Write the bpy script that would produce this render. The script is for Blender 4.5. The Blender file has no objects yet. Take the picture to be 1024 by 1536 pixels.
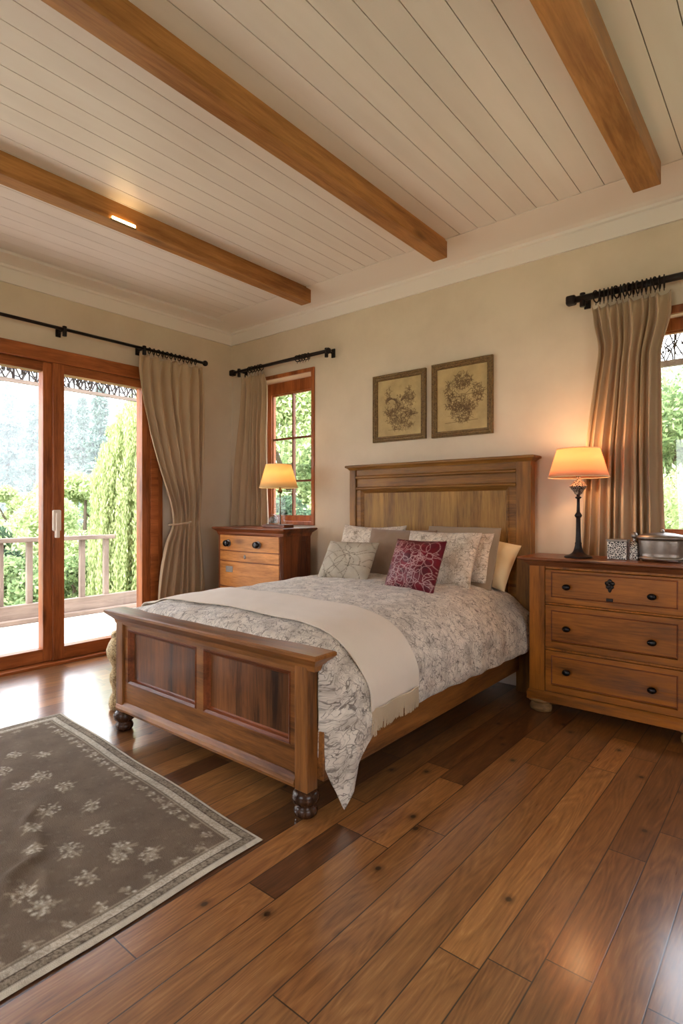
import bpy, bmesh, math, random
import numpy as np
from mathutils import Vector, Matrix, noise
PI = math.pi
C = bpy.context.scene.collection
random.seed(7)
rng = np.random.default_rng(7)

# ------------------------------------------------------------------ materials
def sc(r, g, b):
    def f(c):
        c /= 255.0
        return c / 12.92 if c <= .04045 else ((c + .055) / 1.055) ** 2.4
    return (f(r), f(g), f(b), 1)

class NT:
    def __init__(s, name):
        s.m = bpy.data.materials.new(name); s.m.use_nodes = True
        s.t = s.m.node_tree; s.t.nodes.clear()
        s.out = s.n('ShaderNodeOutputMaterial')
    def n(s, typ, **kw):
        nd = s.t.nodes.new(typ)
        for k, v in kw.items():
            if k.startswith('i_'):
                key = k[2:].replace('_', ' ')
                nd.inputs[key].default_value = v
            else: setattr(nd, k, v)
        return nd
    def l(s, a, b): s.t.links.new(a, b)
    def math(s, op, a, b=None, clamp=False):
        nd = s.n('ShaderNodeMath', operation=op, use_clamp=clamp)
        for i, v in enumerate((a, b)):
            if v is None: continue
            if isinstance(v, (int, float)): nd.inputs[i].default_value = v
            else: s.l(v, nd.inputs[i])
        return nd.outputs[0]
    def ramp(s, fac, stops, interp='LINEAR'):
        nd = s.n('ShaderNodeValToRGB'); cr = nd.color_ramp; cr.interpolation = interp
        while len(cr.elements) < len(stops): cr.elements.new(.5)
        for e, (p, c) in zip(cr.elements, stops): e.position = p; e.color = c
        s.l(fac, nd.inputs[0]); return nd.outputs[0]
    def mix(s, fac, a, b, blend='MIX'):
        nd = s.n('ShaderNodeMix', data_type='RGBA', blend_type=blend)
        for i, v in ((0, fac), (6, a), (7, b)):
            if isinstance(v, (int, float)): nd.inputs[i].default_value = v
            elif isinstance(v, tuple): nd.inputs[i].default_value = v
            else: s.l(v, nd.inputs[i])
        return nd.outputs[2]
    def coord(s, kind='Object', scale=(1, 1, 1), rot=(0, 0, 0)):
        tc = s.n('ShaderNodeTexCoord'); mp = s.n('ShaderNodeMapping')
        mp.inputs['Scale'].default_value = scale; mp.inputs['Rotation'].default_value = rot
        s.l(tc.outputs[kind], mp.inputs[0]); return mp.outputs[0]
    def noise(s, vec, scale, detail=3, rough=.5, dist=0.0):
        nd = s.n('ShaderNodeTexNoise'); nd.inputs['Scale'].default_value = scale
        nd.inputs['Detail'].default_value = detail; nd.inputs['Roughness'].default_value = rough
        nd.inputs['Distortion'].default_value = dist
        s.l(vec, nd.inputs['Vector']); return nd.outputs[0]
    def bsdf(s, color, rough=.5, metal=0, spec=.5, bump=None, bs=.2, bd=.01, **kw):
        b = s.n('ShaderNodeBsdfPrincipled')
        for k, v in (('Base Color', color), ('Roughness', rough), ('Metallic', metal), ('Specular IOR Level', spec)):
            if isinstance(v, (int, float, tuple)): b.inputs[k].default_value = v
            else: s.l(v, b.inputs[k])
        for k, v in kw.items(): b.inputs[k.replace('_', ' ')].default_value = v
        if bump is not None:
            bn = s.n('ShaderNodeBump'); bn.inputs['Strength'].default_value = bs; bn.inputs['Distance'].default_value = bd
            s.l(bump, bn.inputs['Height']); s.l(bn.outputs[0], b.inputs['Normal'])
        return b
    def done(s, sh):
        s.l(sh.outputs[0] if hasattr(sh, 'outputs') else sh, s.out.inputs[0]); return s.m

def wood(name, dark, light, axis='z', rough=.38, scale=1.0, streak=.5, knots=True, grainmul=1.0, var=.35):
    t = NT(name)
    st = {'x': (1.2, 14, 14), 'y': (14, 1.2, 14), 'z': (14, 14, 1.2)}[axis]
    st = tuple(v * scale for v in st)
    v = t.coord('Object', st)
    fine = t.noise(v, 6.0 * grainmul, 4, .65, .4)
    v2 = t.coord('Object', tuple(x * .35 for x in st))
    broad = t.noise(v2, 2.0, 3, .55, .8)
    f = t.math('ADD', t.math('MULTIPLY', fine, .45), t.math('MULTIPLY', broad, .75))
    col = t.ramp(f, [(.42, dark), (.56, tuple((a * .55 + b * .45) for a, b in zip(dark, light))), (.75, light)])
    if knots:
        vk = t.coord('Object', {'x': (2.2, 7, 7), 'y': (7, 2.2, 7), 'z': (7, 7, 2.2)}[axis])
        vo = t.n('ShaderNodeTexVoronoi'); vo.inputs['Scale'].default_value = .55; t.l(vk, vo.inputs['Vector'])
        k = t.ramp(vo.outputs['Distance'], [(.04, (0, 0, 0, 1)), (.13, (1, 1, 1, 1))])
        col = t.mix(t.math('MULTIPLY', t.math('SUBTRACT', 1.0, k), .75), col, tuple(x * .35 for x in dark[:3]) + (1,))
    stn = t.noise(t.coord('Object'), 3.0, 2)
    col = t.mix(var, col, t.mix(1.0, col, t.ramp(stn, [(.3, (.45, .42, .4, 1)), (.65, (1.1, 1.05, 1, 1))]), 'MULTIPLY'))
    rg = t.math('ADD', t.math('MULTIPLY', fine, .2), rough - .1)
    return t.done(t.bsdf(col, rg, spec=.3, bump=fine, bs=.12, bd=.004))

def woodset(name, dark, light, **kw):
    return {a: wood(name + '_' + a, dark, light, a, **kw) for a in 'xyz'}

W_bed = woodset('bed_wood', sc(88, 52, 24), sc(162, 106, 54), rough=.36)
W_bedpanel = wood('bed_panel_wood', sc(54, 32, 20), sc(146, 94, 54), 'z', rough=.33, scale=.8, knots=False, var=.8)
W_head = woodset('headboard_wood', sc(84, 52, 20), sc(154, 106, 46), rough=.42)
W_headpanel = wood('headboard_panel_wood', sc(104, 70, 32), sc(176, 132, 68), 'z', rough=.5, scale=1.1, knots=False)
W_dres = woodset('dresser_wood', sc(92, 50, 12), sc(172, 104, 32), rough=.36)
W_drestop = wood('dresser_top_wood', sc(84, 46, 26), sc(136, 82, 48), 'x', rough=.3)
W_chest = woodset('chest_wood', sc(150, 86, 34), sc(222, 152, 82), rough=.36)
W_chestd = woodset('chest_dark_wood', sc(76, 38, 20), sc(140, 76, 40), rough=.34)
W_beam = wood('beam_wood', sc(136, 86, 42), sc(192, 136, 78), 'y', rough=.4, scale=.9, var=.25)
W_door = woodset('door_wood', sc(120, 62, 28), sc(186, 108, 58), rough=.33)
W_grey = woodset('weathered_wood', sc(96, 82, 74), sc(134, 118, 108), rough=.7, knots=False)
W_dark = wood('dark_foot_wood', sc(34, 20, 14), sc(80, 50, 32), 'z', rough=.25)
W_pale = wood('worn_foot_wood', sc(110, 78, 44), sc(178, 138, 90), 'x', rough=.6)

def plain(name, col, rough=.5, metal=0, nz=0, nscale=60, **kw):
    t = NT(name)
    if nz:
        n = t.noise(t.coord('Object'), nscale, 4, .6)
        c = t.mix(t.math('MULTIPLY', n, nz), col, tuple(x * .55 for x in col[:3]) + (1,))
        return t.done(t.bsdf(c, rough, metal, bump=n, bs=.3, bd=.003, **kw))
    return t.done(t.bsdf(col, rough, metal, **kw))

def wall_mat():
    t = NT('plaster_wall')
    n = t.noise(t.coord('Object'), 1.6, 5, .6); n2 = t.noise(t.coord('Object'), 35, 4, .6)
    c = t.ramp(n, [(.3, sc(205, 187, 164)), (.7, sc(220, 203, 180))])
    return t.done(t.bsdf(c, .85, spec=.2, bump=n2, bs=.08, bd=.004))
M_wall = wall_mat()
M_white = plain('painted_cornice', sc(230, 219, 210), .6, spec=.3)
M_iron = plain('black_iron', sc(38, 30, 28), .42, .6, .4, 90)
M_pewter = plain('aged_pewter', sc(150, 138, 128), .38, .9, .9, 45)
M_knob = plain('black_knob', sc(22, 20, 22), .22, .4)
M_brass = plain('dull_brass', sc(120, 95, 55), .4, .8, .5)
M_white_cer = plain('white_paint_handle', sc(232, 218, 200), .45)
M_dim = plain('blackened_inside', sc(12, 10, 9), .8)

def ceiling_mat():
    t = NT('board_ceiling')
    n = t.noise(t.coord('Object', (3, .4, 1)), 3, 3)
    at = t.n('ShaderNodeVertexColor', layer_name='Col')
    c = t.mix(1.0, t.ramp(n, [(.3, sc(224, 212, 203)), (.7, sc(232, 221, 213))]), at.outputs[0], 'MULTIPLY')
    return t.done(t.bsdf(c, .38, spec=.35))
M_ceil = ceiling_mat()
M_groove = plain('board_groove', sc(120, 108, 94), .8)

def floor_mat():
    t = NT('plank_floor')
    at = t.n('ShaderNodeVertexColor', layer_name='Col')   # rgb = tone, random, yellow
    sp = t.n('ShaderNodeSeparateColor'); t.l(at.outputs[0], sp.inputs[0])
    tone, rnd, yel = sp.outputs
    tc = t.n('ShaderNodeTexCoord')
    off = t.n('ShaderNodeCombineXYZ'); t.l(t.math('MULTIPLY', rnd, 37.0), off.inputs[0]); t.l(t.math('MULTIPLY', rnd, 91.0), off.inputs[1])
    ad = t.n('ShaderNodeVectorMath', operation='ADD'); t.l(tc.outputs['Object'], ad.inputs[0]); t.l(off.outputs[0], ad.inputs[1])
    def mp(s):
        m = t.n('ShaderNodeMapping'); m.inputs['Scale'].default_value = s; t.l(ad.outputs[0], m.inputs[0]); return m.outputs[0]
    fine = t.noise(mp((24, 1.6, 1)), 5, 5, .65, .3)
    broad = t.noise(mp((7, .9, 1)), 2.2, 3, .5, 1.2)
    # cathedral grain contours
    gr = t.noise(mp((6.5, .7, 1)), 1.8, 1, .4, .3)
    ring = t.math('PINGPONG', t.math('MULTIPLY', gr, 15.0), .5)
    f = t.math('ADD', t.math('MULTIPLY', fine, .5), t.math('MULTIPLY', broad, .35))
    f = t.math('ADD', f, t.math('MULTIPLY', ring, .22))
    dark = t.ramp(f, [(.3, sc(54, 32, 20)), (.55, sc(90, 56, 33)), (.75, sc(126, 84, 50))])
    lite = t.ramp(f, [(.3, sc(124, 78, 40)), (.55, sc(178, 124, 70)), (.75, sc(214, 166, 108))])
    c = t.mix(tone, dark, lite)
    c = t.mix(t.math('MULTIPLY', yel, .5), c, t.mix(1.0, c, (1.04, .91, .82, 1), 'MULTIPLY'))
    vo = t.n('ShaderNodeTexVoronoi', voronoi_dimensions='2D'); vo.inputs['Scale'].default_value = 1.0; t.l(mp((2.6, 2.1, 1)), vo.inputs['Vector'])
    k = t.ramp(vo.outputs['Distance'], [(.018, (1, 1, 1, 1)), (.03, (.45, .45, .45, 1)), (.075, (0, 0, 0, 1))])
    c = t.mix(t.math('MULTIPLY', k, .9), c, sc(26, 14, 10))
    # grooves from uv (u across the plank 0..1, v metres along; z end distance in Col alpha)
    uv = t.n('ShaderNodeUVMap', uv_map='UVMap'); su = t.n('ShaderNodeSeparateXYZ'); t.l(uv.outputs[0], su.inputs[0])
    e = t.math('MULTIPLY', t.math('MINIMUM', su.outputs[0], t.math('SUBTRACT', 1.0, su.outputs[0])), .125)
    ee = t.math('MINIMUM', e, su.outputs[1])
    g = t.ramp(t.math('MULTIPLY', ee, 100.0), [(.10, (0, 0, 0, 1)), (.28, (1, 1, 1, 1))])
    c = t.mix(g, sc(38, 20, 14), c)
    h = t.math('ADD', t.math('MULTIPLY', fine, .05), g)
    wav = t.noise(tc.outputs['Object'], 5, 2)
    h = t.math('ADD', h, t.math('MULTIPLY', wav, .25))
    rg = t.math('ADD', t.math('MULTIPLY', fine, .12), .24)
    return t.done(t.bsdf(c, rg, spec=.5, bump=h, bs=.14, bd=.003, Coat_Weight=.9, Coat_IOR=1.6, Coat_Roughness=.17))
M_floor = floor_mat()

def cloth(name, col, col2=None, rough=.9, weave=500, bs=.15, sheen=.3, trans=0):
    t = NT(name)
    v = t.coord('Object')
    n = t.noise(v, 5, 4, .6); w = t.noise(v, weave, 2, .6)
    c = t.mix(n, col, col2 or tuple(x * .85 for x in col[:3]) + (1,))
    b = t.bsdf(c, rough, spec=.15, bump=w, bs=bs, bd=.002, Sheen_Weight=sheen, Sheen_Roughness=.5)
    if trans:
        tr = t.n('ShaderNodeBsdfTranslucent'); t.l(c, tr.inputs[0])
        mx = t.n('ShaderNodeMixShader'); mx.inputs[0].default_value = trans
        t.l(b.outputs[0], mx.inputs[1]); t.l(tr.outputs[0], mx.inputs[2]); return t.done(mx)
    return t.done(b)
M_curtain = cloth('linen_curtain', sc(196, 170, 138), sc(182, 154, 122), trans=.12)
M_throw = cloth('pale_throw_cloth', sc(220, 206, 190), sc(212, 197, 180))
M_fringe = cloth('fringe_yarn', sc(206, 188, 162), sc(180, 160, 134), weave=200, bs=.5)
M_brownp = cloth('brown_pillow_cloth', sc(146, 120, 98), sc(126, 102, 82))
M_taupe = cloth('taupe_cloth', sc(158, 136, 112), sc(140, 118, 96))
M_creamp = cloth('cream_pillow_cloth', sc(228, 205, 162), sc(216, 190, 146))

def floral(name, base, base2, line, uvs=1.0, linew=.045, strength=.8, coordk='UV', bsx=.3):
    """drawn-line floral print: warped cell outlines and looping contour lines, with faint grey washes"""
    t = NT(name)
    v = t.coord(coordk, (uvs, uvs, uvs))
    w1 = t.n('ShaderNodeTexNoise'); w1.inputs['Scale'].default_value = 9; w1.inputs['Detail'].default_value = 2
    t.l(v, w1.inputs['Vector'])
    sb = t.n('ShaderNodeVectorMath', operation='SUBTRACT'); t.l(w1.outputs['Color'], sb.inputs[0]); sb.inputs[1].default_value = (.5, .5, .5)
    scl = t.n('ShaderNodeVectorMath', operation='SCALE'); scl.inputs['Scale'].default_value = .16; t.l(sb.outputs[0], scl.inputs[0])
    vv = t.n('ShaderNodeVectorMath', operation='ADD'); t.l(v, vv.inputs[0]); t.l(scl.outputs[0], vv.inputs[1])
    vo = t.n('ShaderNodeTexVoronoi', feature='DISTANCE_TO_EDGE'); vo.inputs['Scale'].default_value = 9
    t.l(vv.outputs[0], vo.inputs['Vector'])
    l1 = t.ramp(vo.outputs['Distance'], [(linew * .35, (1, 1, 1, 1)), (linew, (0, 0, 0, 1))])
    v2 = t.n('ShaderNodeTexVoronoi', feature='F1'); v2.inputs['Scale'].default_value = 6.5; t.l(vv.outputs[0], v2.inputs['Vector'])
    rings = t.math('PINGPONG', t.math('MULTIPLY', v2.outputs['Distance'], 6.5), .5)
    l2 = t.ramp(rings, [(.02, (1, 1, 1, 1)), (.09, (0, 0, 0, 1))])
    nz = t.noise(vv.outputs[0], 3.2, 2, .5)
    cont = t.math('PINGPONG', t.math('MULTIPLY', nz, 9.0), .5)
    l3 = t.ramp(cont, [(.015, (1, 1, 1, 1)), (.06, (0, 0, 0, 1))])
    ln = t.math('MAXIMUM', t.math('MAXIMUM', l1, l2), l3)
    gate = t.ramp(t.noise(v, 14, 3), [(.36, (.25, .25, .25, 1)), (.55, (1, 1, 1, 1))])
    ln = t.math('MULTIPLY', t.math('MULTIPLY', ln, gate), strength)
    wash = t.ramp(t.noise(v, 5.5, 4, .65), [(.42, (0, 0, 0, 1)), (.66, (1, 1, 1, 1))])
    c = t.mix(wash, base, base2)
    c = t.mix(ln, c, line)
    wr = t.noise(v, 22, 4, .6)
    h = t.math('SUBTRACT', wr, t.math('MULTIPLY', ln, .6))
    return t.done(t.bsdf(c, .62, spec=.3, bump=h, bs=bsx, bd=.008, Sheen_Weight=.3))
M_duvet = floral('floral_duvet_cloth', sc(220, 209, 195), sc(176, 164, 151), sc(98, 86, 78), 2.2, strength=.85)
M_sham = floral('floral_sham_cloth', sc(222, 208, 190), sc(192, 174, 154), sc(120, 102, 86), 2.4)

def vcol_mat(name, rough=.8, bs=.2, metalfrom=False, weave=400):
    t = NT(name)
    at = t.n('ShaderNodeVertexColor', layer_name='Col')
    w = t.noise(t.coord('Object'), weave, 2)
    n = t.noise(t.coord('Object'), 9, 4)
    c = t.mix(1.0, at.outputs[0], t.ramp(n, [(.3, (.8, .8, .8, 1)), (.7, (1.08, 1.08, 1.08, 1))]), 'MULTIPLY')
    return t.done(t.bsdf(c, rough, spec=.25, bump=w, bs=bs, bd=.003))
M_rug = vcol_mat('woven_rug', .95, .9, weave=260)
M_red = vcol_mat('red_silk_cushion', .42, .1)
M_grey = vcol_mat('grey_linen_cushion', .7, .2)
M_print = vcol_mat('sepia_print', .7, .1)

def glass_mat(name='window_glass', tint=(1, 1, 1, 1), r=.02):
    t = NT(name)
    g = t.n('ShaderNodeBsdfGlossy'); g.inputs['Roughness'].default_value = r
    tr = t.n('ShaderNodeBsdfTransparent'); tr.inputs[0].default_value = tint
    lw = t.n('ShaderNodeLayerWeight'); lw.inputs[0].default_value = .5
    fr = t.math('ADD', t.math('MULTIPLY', t.math('POWER', lw.outputs['Facing'], 5.0), .9), .04)
    mx = t.n('ShaderNodeMixShader'); t.l(fr, mx.inputs[0]); t.l(tr.outputs[0], mx.inputs[1]); t.l(g.outputs[0], mx.inputs[2])
    return t.done(mx)
M_glass = glass_mat()
M_cglass = glass_mat('clear_lamp_glass', (.93, .95, .94, 1))

def shade_mat(name, col, em=None):
    t = NT(name)
    d = t.n('ShaderNodeBsdfDiffuse'); d.inputs[0].default_value = col
    tr = t.n('ShaderNodeBsdfTranslucent'); tr.inputs[0].default_value = col
    mx = t.n('ShaderNodeMixShader'); mx.inputs[0].default_value = .6
    t.l(d.outputs[0], mx.inputs[1]); t.l(tr.outputs[0], mx.inputs[2]); return t.done(mx)
M_shadeR = shade_mat('peach_lamp_shade', sc(236, 190, 156))
M_shadeL = shade_mat('cream_lamp_shade', sc(240, 216, 168))
def emit(name, col, st):
    t = NT(name); e = t.n('ShaderNodeEmission'); e.inputs[0].default_value = col; e.inputs[1].default_value = st; return t.done(e)
M_bulb = emit('lit_bulb', (1, .62, .25, 1), 14)

def filigree_mat():
    t = NT('silver_filigree')
    v = t.coord('Object')
    vo = t.n('ShaderNodeTexVoronoi', feature='DISTANCE_TO_EDGE'); vo.inputs['Scale'].default_value = 85; t.l(v, vo.inputs['Vector'])
    m = t.ramp(vo.outputs['Distance'], [(.07, (1, 1, 1, 1)), (.14, (0, 0, 0, 1))])
    c = t.mix(m, sc(36, 28, 26), sc(196, 184, 172))
    return t.done(t.bsdf(c, .3, t.math('MULTIPLY', m, .8), bump=m, bs=.8, bd=.002))
M_fili = filigree_mat()
def gilt_mat(name='carved_gilt', scl=60, c0=sc(120, 92, 50), c1=sc(216, 190, 140)):
    t = NT(name)
    n = t.noise(t.coord('Object'), scl, 4, .7, 1.5)
    c = t.ramp(n, [(.38, c0), (.6, c1)])
    return t.done(t.bsdf(c, .45, .25, bump=n, bs=.9, bd=.004))
M_gilt = gilt_mat()
M_frame = gilt_mat('ornate_picture_frame', 110, sc(70, 50, 26), sc(146, 116, 70))

def leaf_mat(name, c0, c1, scl=.6, tr=.45):
    t = NT(name)
    g = t.n('ShaderNodeNewGeometry')
    n = t.noise(t.coord('Object'), scl, 3)
    f = t.math('ADD', t.math('MULTIPLY', g.outputs['Random Per Island'], .6), t.math('MULTIPLY', n, .4))
    c = t.ramp(f, [(.2, c0), (.75, c1)])
    d = t.n('ShaderNodeBsdfDiffuse'); t.l(c, d.inputs[0])
    tl = t.n('ShaderNodeBsdfTranslucent'); t.l(c, tl.inputs[0])
    mx = t.n('ShaderNodeMixShader'); mx.inputs[0].default_value = tr
    t.l(d.outputs[0], mx.inputs[1]); t.l(tl.outputs[0], mx.inputs[2]); return t.done(mx)
L_conifer = leaf_mat('conifer_needles', sc(84, 108, 100), sc(146, 168, 158), tr=.25)  # needles and leaves lightened, outdoor haze put into their colour
L_pale = leaf_mat('pale_green_leaves', sc(146, 164, 112), sc(206, 216, 168))
L_mid = leaf_mat('mid_green_leaves', sc(108, 132, 92), sc(172, 190, 138))
L_willow = leaf_mat('willow_leaves', sc(150, 164, 108), sc(202, 210, 160))
L_dark = leaf_mat('dark_shrub_leaves', sc(60, 84, 68), sc(112, 136, 106))
M_bark = plain('bark', sc(92, 78, 64), .9, 0, .6, 12)
M_grass = leaf_mat('meadow_grass', sc(150, 156, 122), sc(188, 192, 158), .15, 0)
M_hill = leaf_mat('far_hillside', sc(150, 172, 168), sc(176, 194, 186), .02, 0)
def deck_mat():
    t = NT('deck_boards')
    n = t.noise(t.coord('Object', (10, 1, 1)), 3, 3)
    s = t.noise(t.coord('Object'), 2.2, 4, .6)
    c = t.ramp(n, [(.3, sc(206, 194, 180)), (.7, sc(230, 220, 206))])
    c = t.mix(t.ramp(s, [(.58, (0, 0, 0, 1)), (.68, (.6, .6, .6, 1))]), c, sc(150, 136, 118))
    x = t.n('ShaderNodeSeparateXYZ'); tc = t.n('ShaderNodeTexCoord'); t.l(tc.outputs['Object'], x.inputs[0])
    fr = t.math('FRACT', t.math('MULTIPLY', x.outputs[0], 7.0))
    c = t.mix(t.math('GREATER_THAN', fr, .95), c, sc(120, 108, 96))
    return t.done(t.bsdf(c, .7))
M_deck = deck_mat()

# ------------------------------------------------------------------ mesh helpers
def wloc(o):
    v = Vector((0, 0, 0))
    while o is not None: v += o.location; o = o.parent
    return v
def finish(name, me, mat, parent=None, smooth=False, bevel=0, local=False, seg=2):
    o = bpy.data.objects.new(name, me); C.objects.link(o)
    if parent is not None:
        o.parent = parent
        if not local: me.transform(Matrix.Translation(-wloc(parent)))
    if mat is not None:
        for m in (mat if isinstance(mat, (list, tuple)) else [mat]): me.materials.append(m)
    me.shade_smooth() if smooth else me.shade_flat()
    if bevel:
        md = o.modifiers.new('bevel', 'BEVEL'); md.width = bevel; md.segments = seg; md.limit_method = 'ANGLE'; md.angle_limit = math.radians(40)
    return o
def obj(name, bm, mat, parent=None, **kw):
    me = bpy.data.meshes.new(name)
    bmesh.ops.recalc_face_normals(bm, faces=bm.faces[:])
    bm.to_mesh(me); bm.free()
    return finish(name, me, mat, parent, **kw)
def mesh_np(name, verts, faces, mat, parent=None, colors=None, uv=None, **kw):
    me = bpy.data.meshes.new(name)
    verts = np.asarray(verts, dtype=np.float32); faces = np.asarray(faces, dtype=np.int32)
    nf, k = faces.shape
    me.vertices.add(len(verts)); me.vertices.foreach_set('co', verts.ravel())
    me.loops.add(nf * k); me.loops.foreach_set('vertex_index', faces.ravel())
    me.polygons.add(nf); me.polygons.foreach_set('loop_start', np.arange(0, nf * k, k, dtype=np.int32))
    me.update(calc_edges=True); me.validate()
    if colors is not None:
        a = me.color_attributes.new('Col', 'FLOAT_COLOR', 'POINT')
        cc = np.ones((len(verts), 4), np.float32); cc[:, :3] = colors
        a.data.foreach_set('color', cc.ravel())
    if uv is not None:
        u = me.uv_layers.new(name='UVMap')
        u.data.foreach_set('uv', np.asarray(uv, np.float32)[faces.ravel()].ravel())
    return finish(name, me, mat, parent, **kw)
def BM(): return bmesh.new()
def box(bm, x0, x1, y0, y1, z0, z1):
    vs = [bm.verts.new(p) for p in ((x0, y0, z0), (x1, y0, z0), (x1, y1, z0), (x0, y1, z0), (x0, y0, z1), (x1, y0, z1), (x1, y1, z1), (x0, y1, z1))]
    for f in ((0, 3, 2, 1), (4, 5, 6, 7), (0, 1, 5, 4), (1, 2, 6, 5), (2, 3, 7, 6), (3, 0, 4, 7)): bm.faces.new([vs[i] for i in f])
    return bm
def frustum(bm, b, t):
    """b,t = (x0,x1,y0,y1,z)"""
    vs = [bm.verts.new(p) for p in ((b[0], b[2], b[4]), (b[1], b[2], b[4]), (b[1], b[3], b[4]), (b[0], b[3], b[4]), (t[0], t[2], t[4]), (t[1], t[2], t[4]), (t[1], t[3], t[4]), (t[0], t[3], t[4]))]
    for f in ((0, 3, 2, 1), (4, 5, 6, 7), (0, 1, 5, 4), (1, 2, 6, 5), (2, 3, 7, 6), (3, 0, 4, 7)): bm.faces.new([vs[i] for i in f])
    return bm
def rings_mesh(bm, rings, close=True, cap=True):
    R = [[bm.verts.new(p) for p in r] for r in rings]; n = len(R[0])
    for a, b in zip(R, R[1:]):
        for i in range(n if close else n - 1):
            j = (i + 1) % n
            bm.faces.new((a[i], a[j], b[j], b[i]))
    if cap and close: bm.faces.new(R[0][::-1]); bm.faces.new(R[-1])
    return bm
def lathe(bm, cx, cy, prof, seg=24, sx=1, sy=1):
    return rings_mesh(bm, [[(cx + sx * r * math.cos(2 * PI * i / seg), cy + sy * r * math.sin(2 * PI * i / seg), z) for i in range(seg)] for r, z in prof])
def tube(bm, pts, r, seg=8, closed=False):
    pts = [Vector(p) for p in pts]; n = len(pts)
    rr = r if isinstance(r, (list, tuple)) else [r] * n
    rings = []
    up = None
    for i, p in enumerate(pts):
        if closed: d = pts[(i + 1) % n] - pts[i - 1]
        else: d = pts[min(i + 1, n - 1)] - pts[max(i - 1, 0)]
        d.normalize()
        if up is None: up = Vector((0, 0, 1)) if abs(d.z) < .9 else Vector((1, 0, 0))
        s = d.cross(up)
        if s.length < 1e-5: s = d.orthogonal()
        s.normalize(); u = s.cross(d); up = u
        rings.append([tuple(p + (s * math.cos(2 * PI * k / seg) + u * math.sin(2 * PI * k / seg)) * rr[i]) for k in range(seg)])
    if closed: rings.append(rings[0]); return rings_mesh(bm, rings, cap=False)
    return rings_mesh(bm, rings)
def ball(bm, c, r, seg=16, sx=1, sy=1, sz=1):
    n = seg // 2
    return rings_mesh(bm, [[(c[0] + sx * r * math.sin(PI * j / n) * math.cos(2 * PI * i / seg), c[1] + sy * r * math.sin(PI * j / n) * math.sin(2 * PI * i / seg), c[2] - sz * r * math.cos(PI * j / n)) for i in range(seg)] for j in [.12] + list(range(1, n)) + [n - .12]])
def frame_sweep(bm, x0, x1, z0, z1, prof):
    """mitred picture-frame ring in the XZ plane; prof = [(inset, y)] closed profile"""
    rings = []
    for ix, iz in ((0, 0), (1, 0), (1, 1), (0, 1)):
        rings.append([((x1 - a) if ix else (x0 + a), y, (z1 - a) if iz else (z0 + a)) for a, y in prof])
    rings.append(rings[0]); return rings_mesh(bm, rings, cap=False)
def sweep_x(bm, x0, x1, prof, miter0=0, miter1=0):
    """profile of (y,z) swept along x; ends grow by miter*(-y offset) like a returned moulding"""
    return rings_mesh(bm, [[(x0, y, z) for y, z in prof], [(x1, y, z) for y, z in prof]])
def cap_mould(bm, x0, x1, y0, y1, prof):
    """stack of rectangles: prof = [(grow, z)] from bottom to top"""
    return rings_mesh(bm, [[(x0 - g, y0 - g, z), (x1 + g, y0 - g, z), (x1 + g, y1 + g, z), (x0 - g, y1 + g, z)] for g, z in prof])
def grid_faces(nu, nv, closed_u=False):
    i = np.arange(nv - 1)[:, None]; j = np.arange(nu if closed_u else nu - 1)[None, :]
    j2 = (j + 1) % nu
    return np.stack([i * nu + j, i * nu + j2, (i + 1) * nu + j2, (i + 1) * nu + j], -1).reshape(-1, 4)

def thing(name, label, cat, loc=(0, 0, 0), group=None, rz=0):
    o = bpy.data.objects.new(name, None); C.objects.link(o); o.location = loc; o.rotation_euler = (0, 0, rz)
    o.empty_display_size = .1
    return tag(o, label, cat, group)
def tag(o, label, cat, group=None, kind=None):
    o['label'] = label; o['category'] = cat
    if group: o['group'] = group
    if kind: o['kind'] = kind
    return o
def struct(o): o['kind'] = 'structure'; return o
def dup(root, loc=None, label=None):
    r = root.copy(); C.objects.link(r)
    if loc is not None: r.location = loc
    if label: r['label'] = label
    for ch in list(root.children):
        c = ch.copy(); C.objects.link(c); c.parent = r
        for g in list(ch.children):
            d = g.copy(); C.objects.link(d); d.parent = c
    return r

# ------------------------------------------------------------------ room
XL, YW, ZC = -4.656, 3.84, 3.12
XR, YR = 2.1, -2.6
TH = .28
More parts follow.
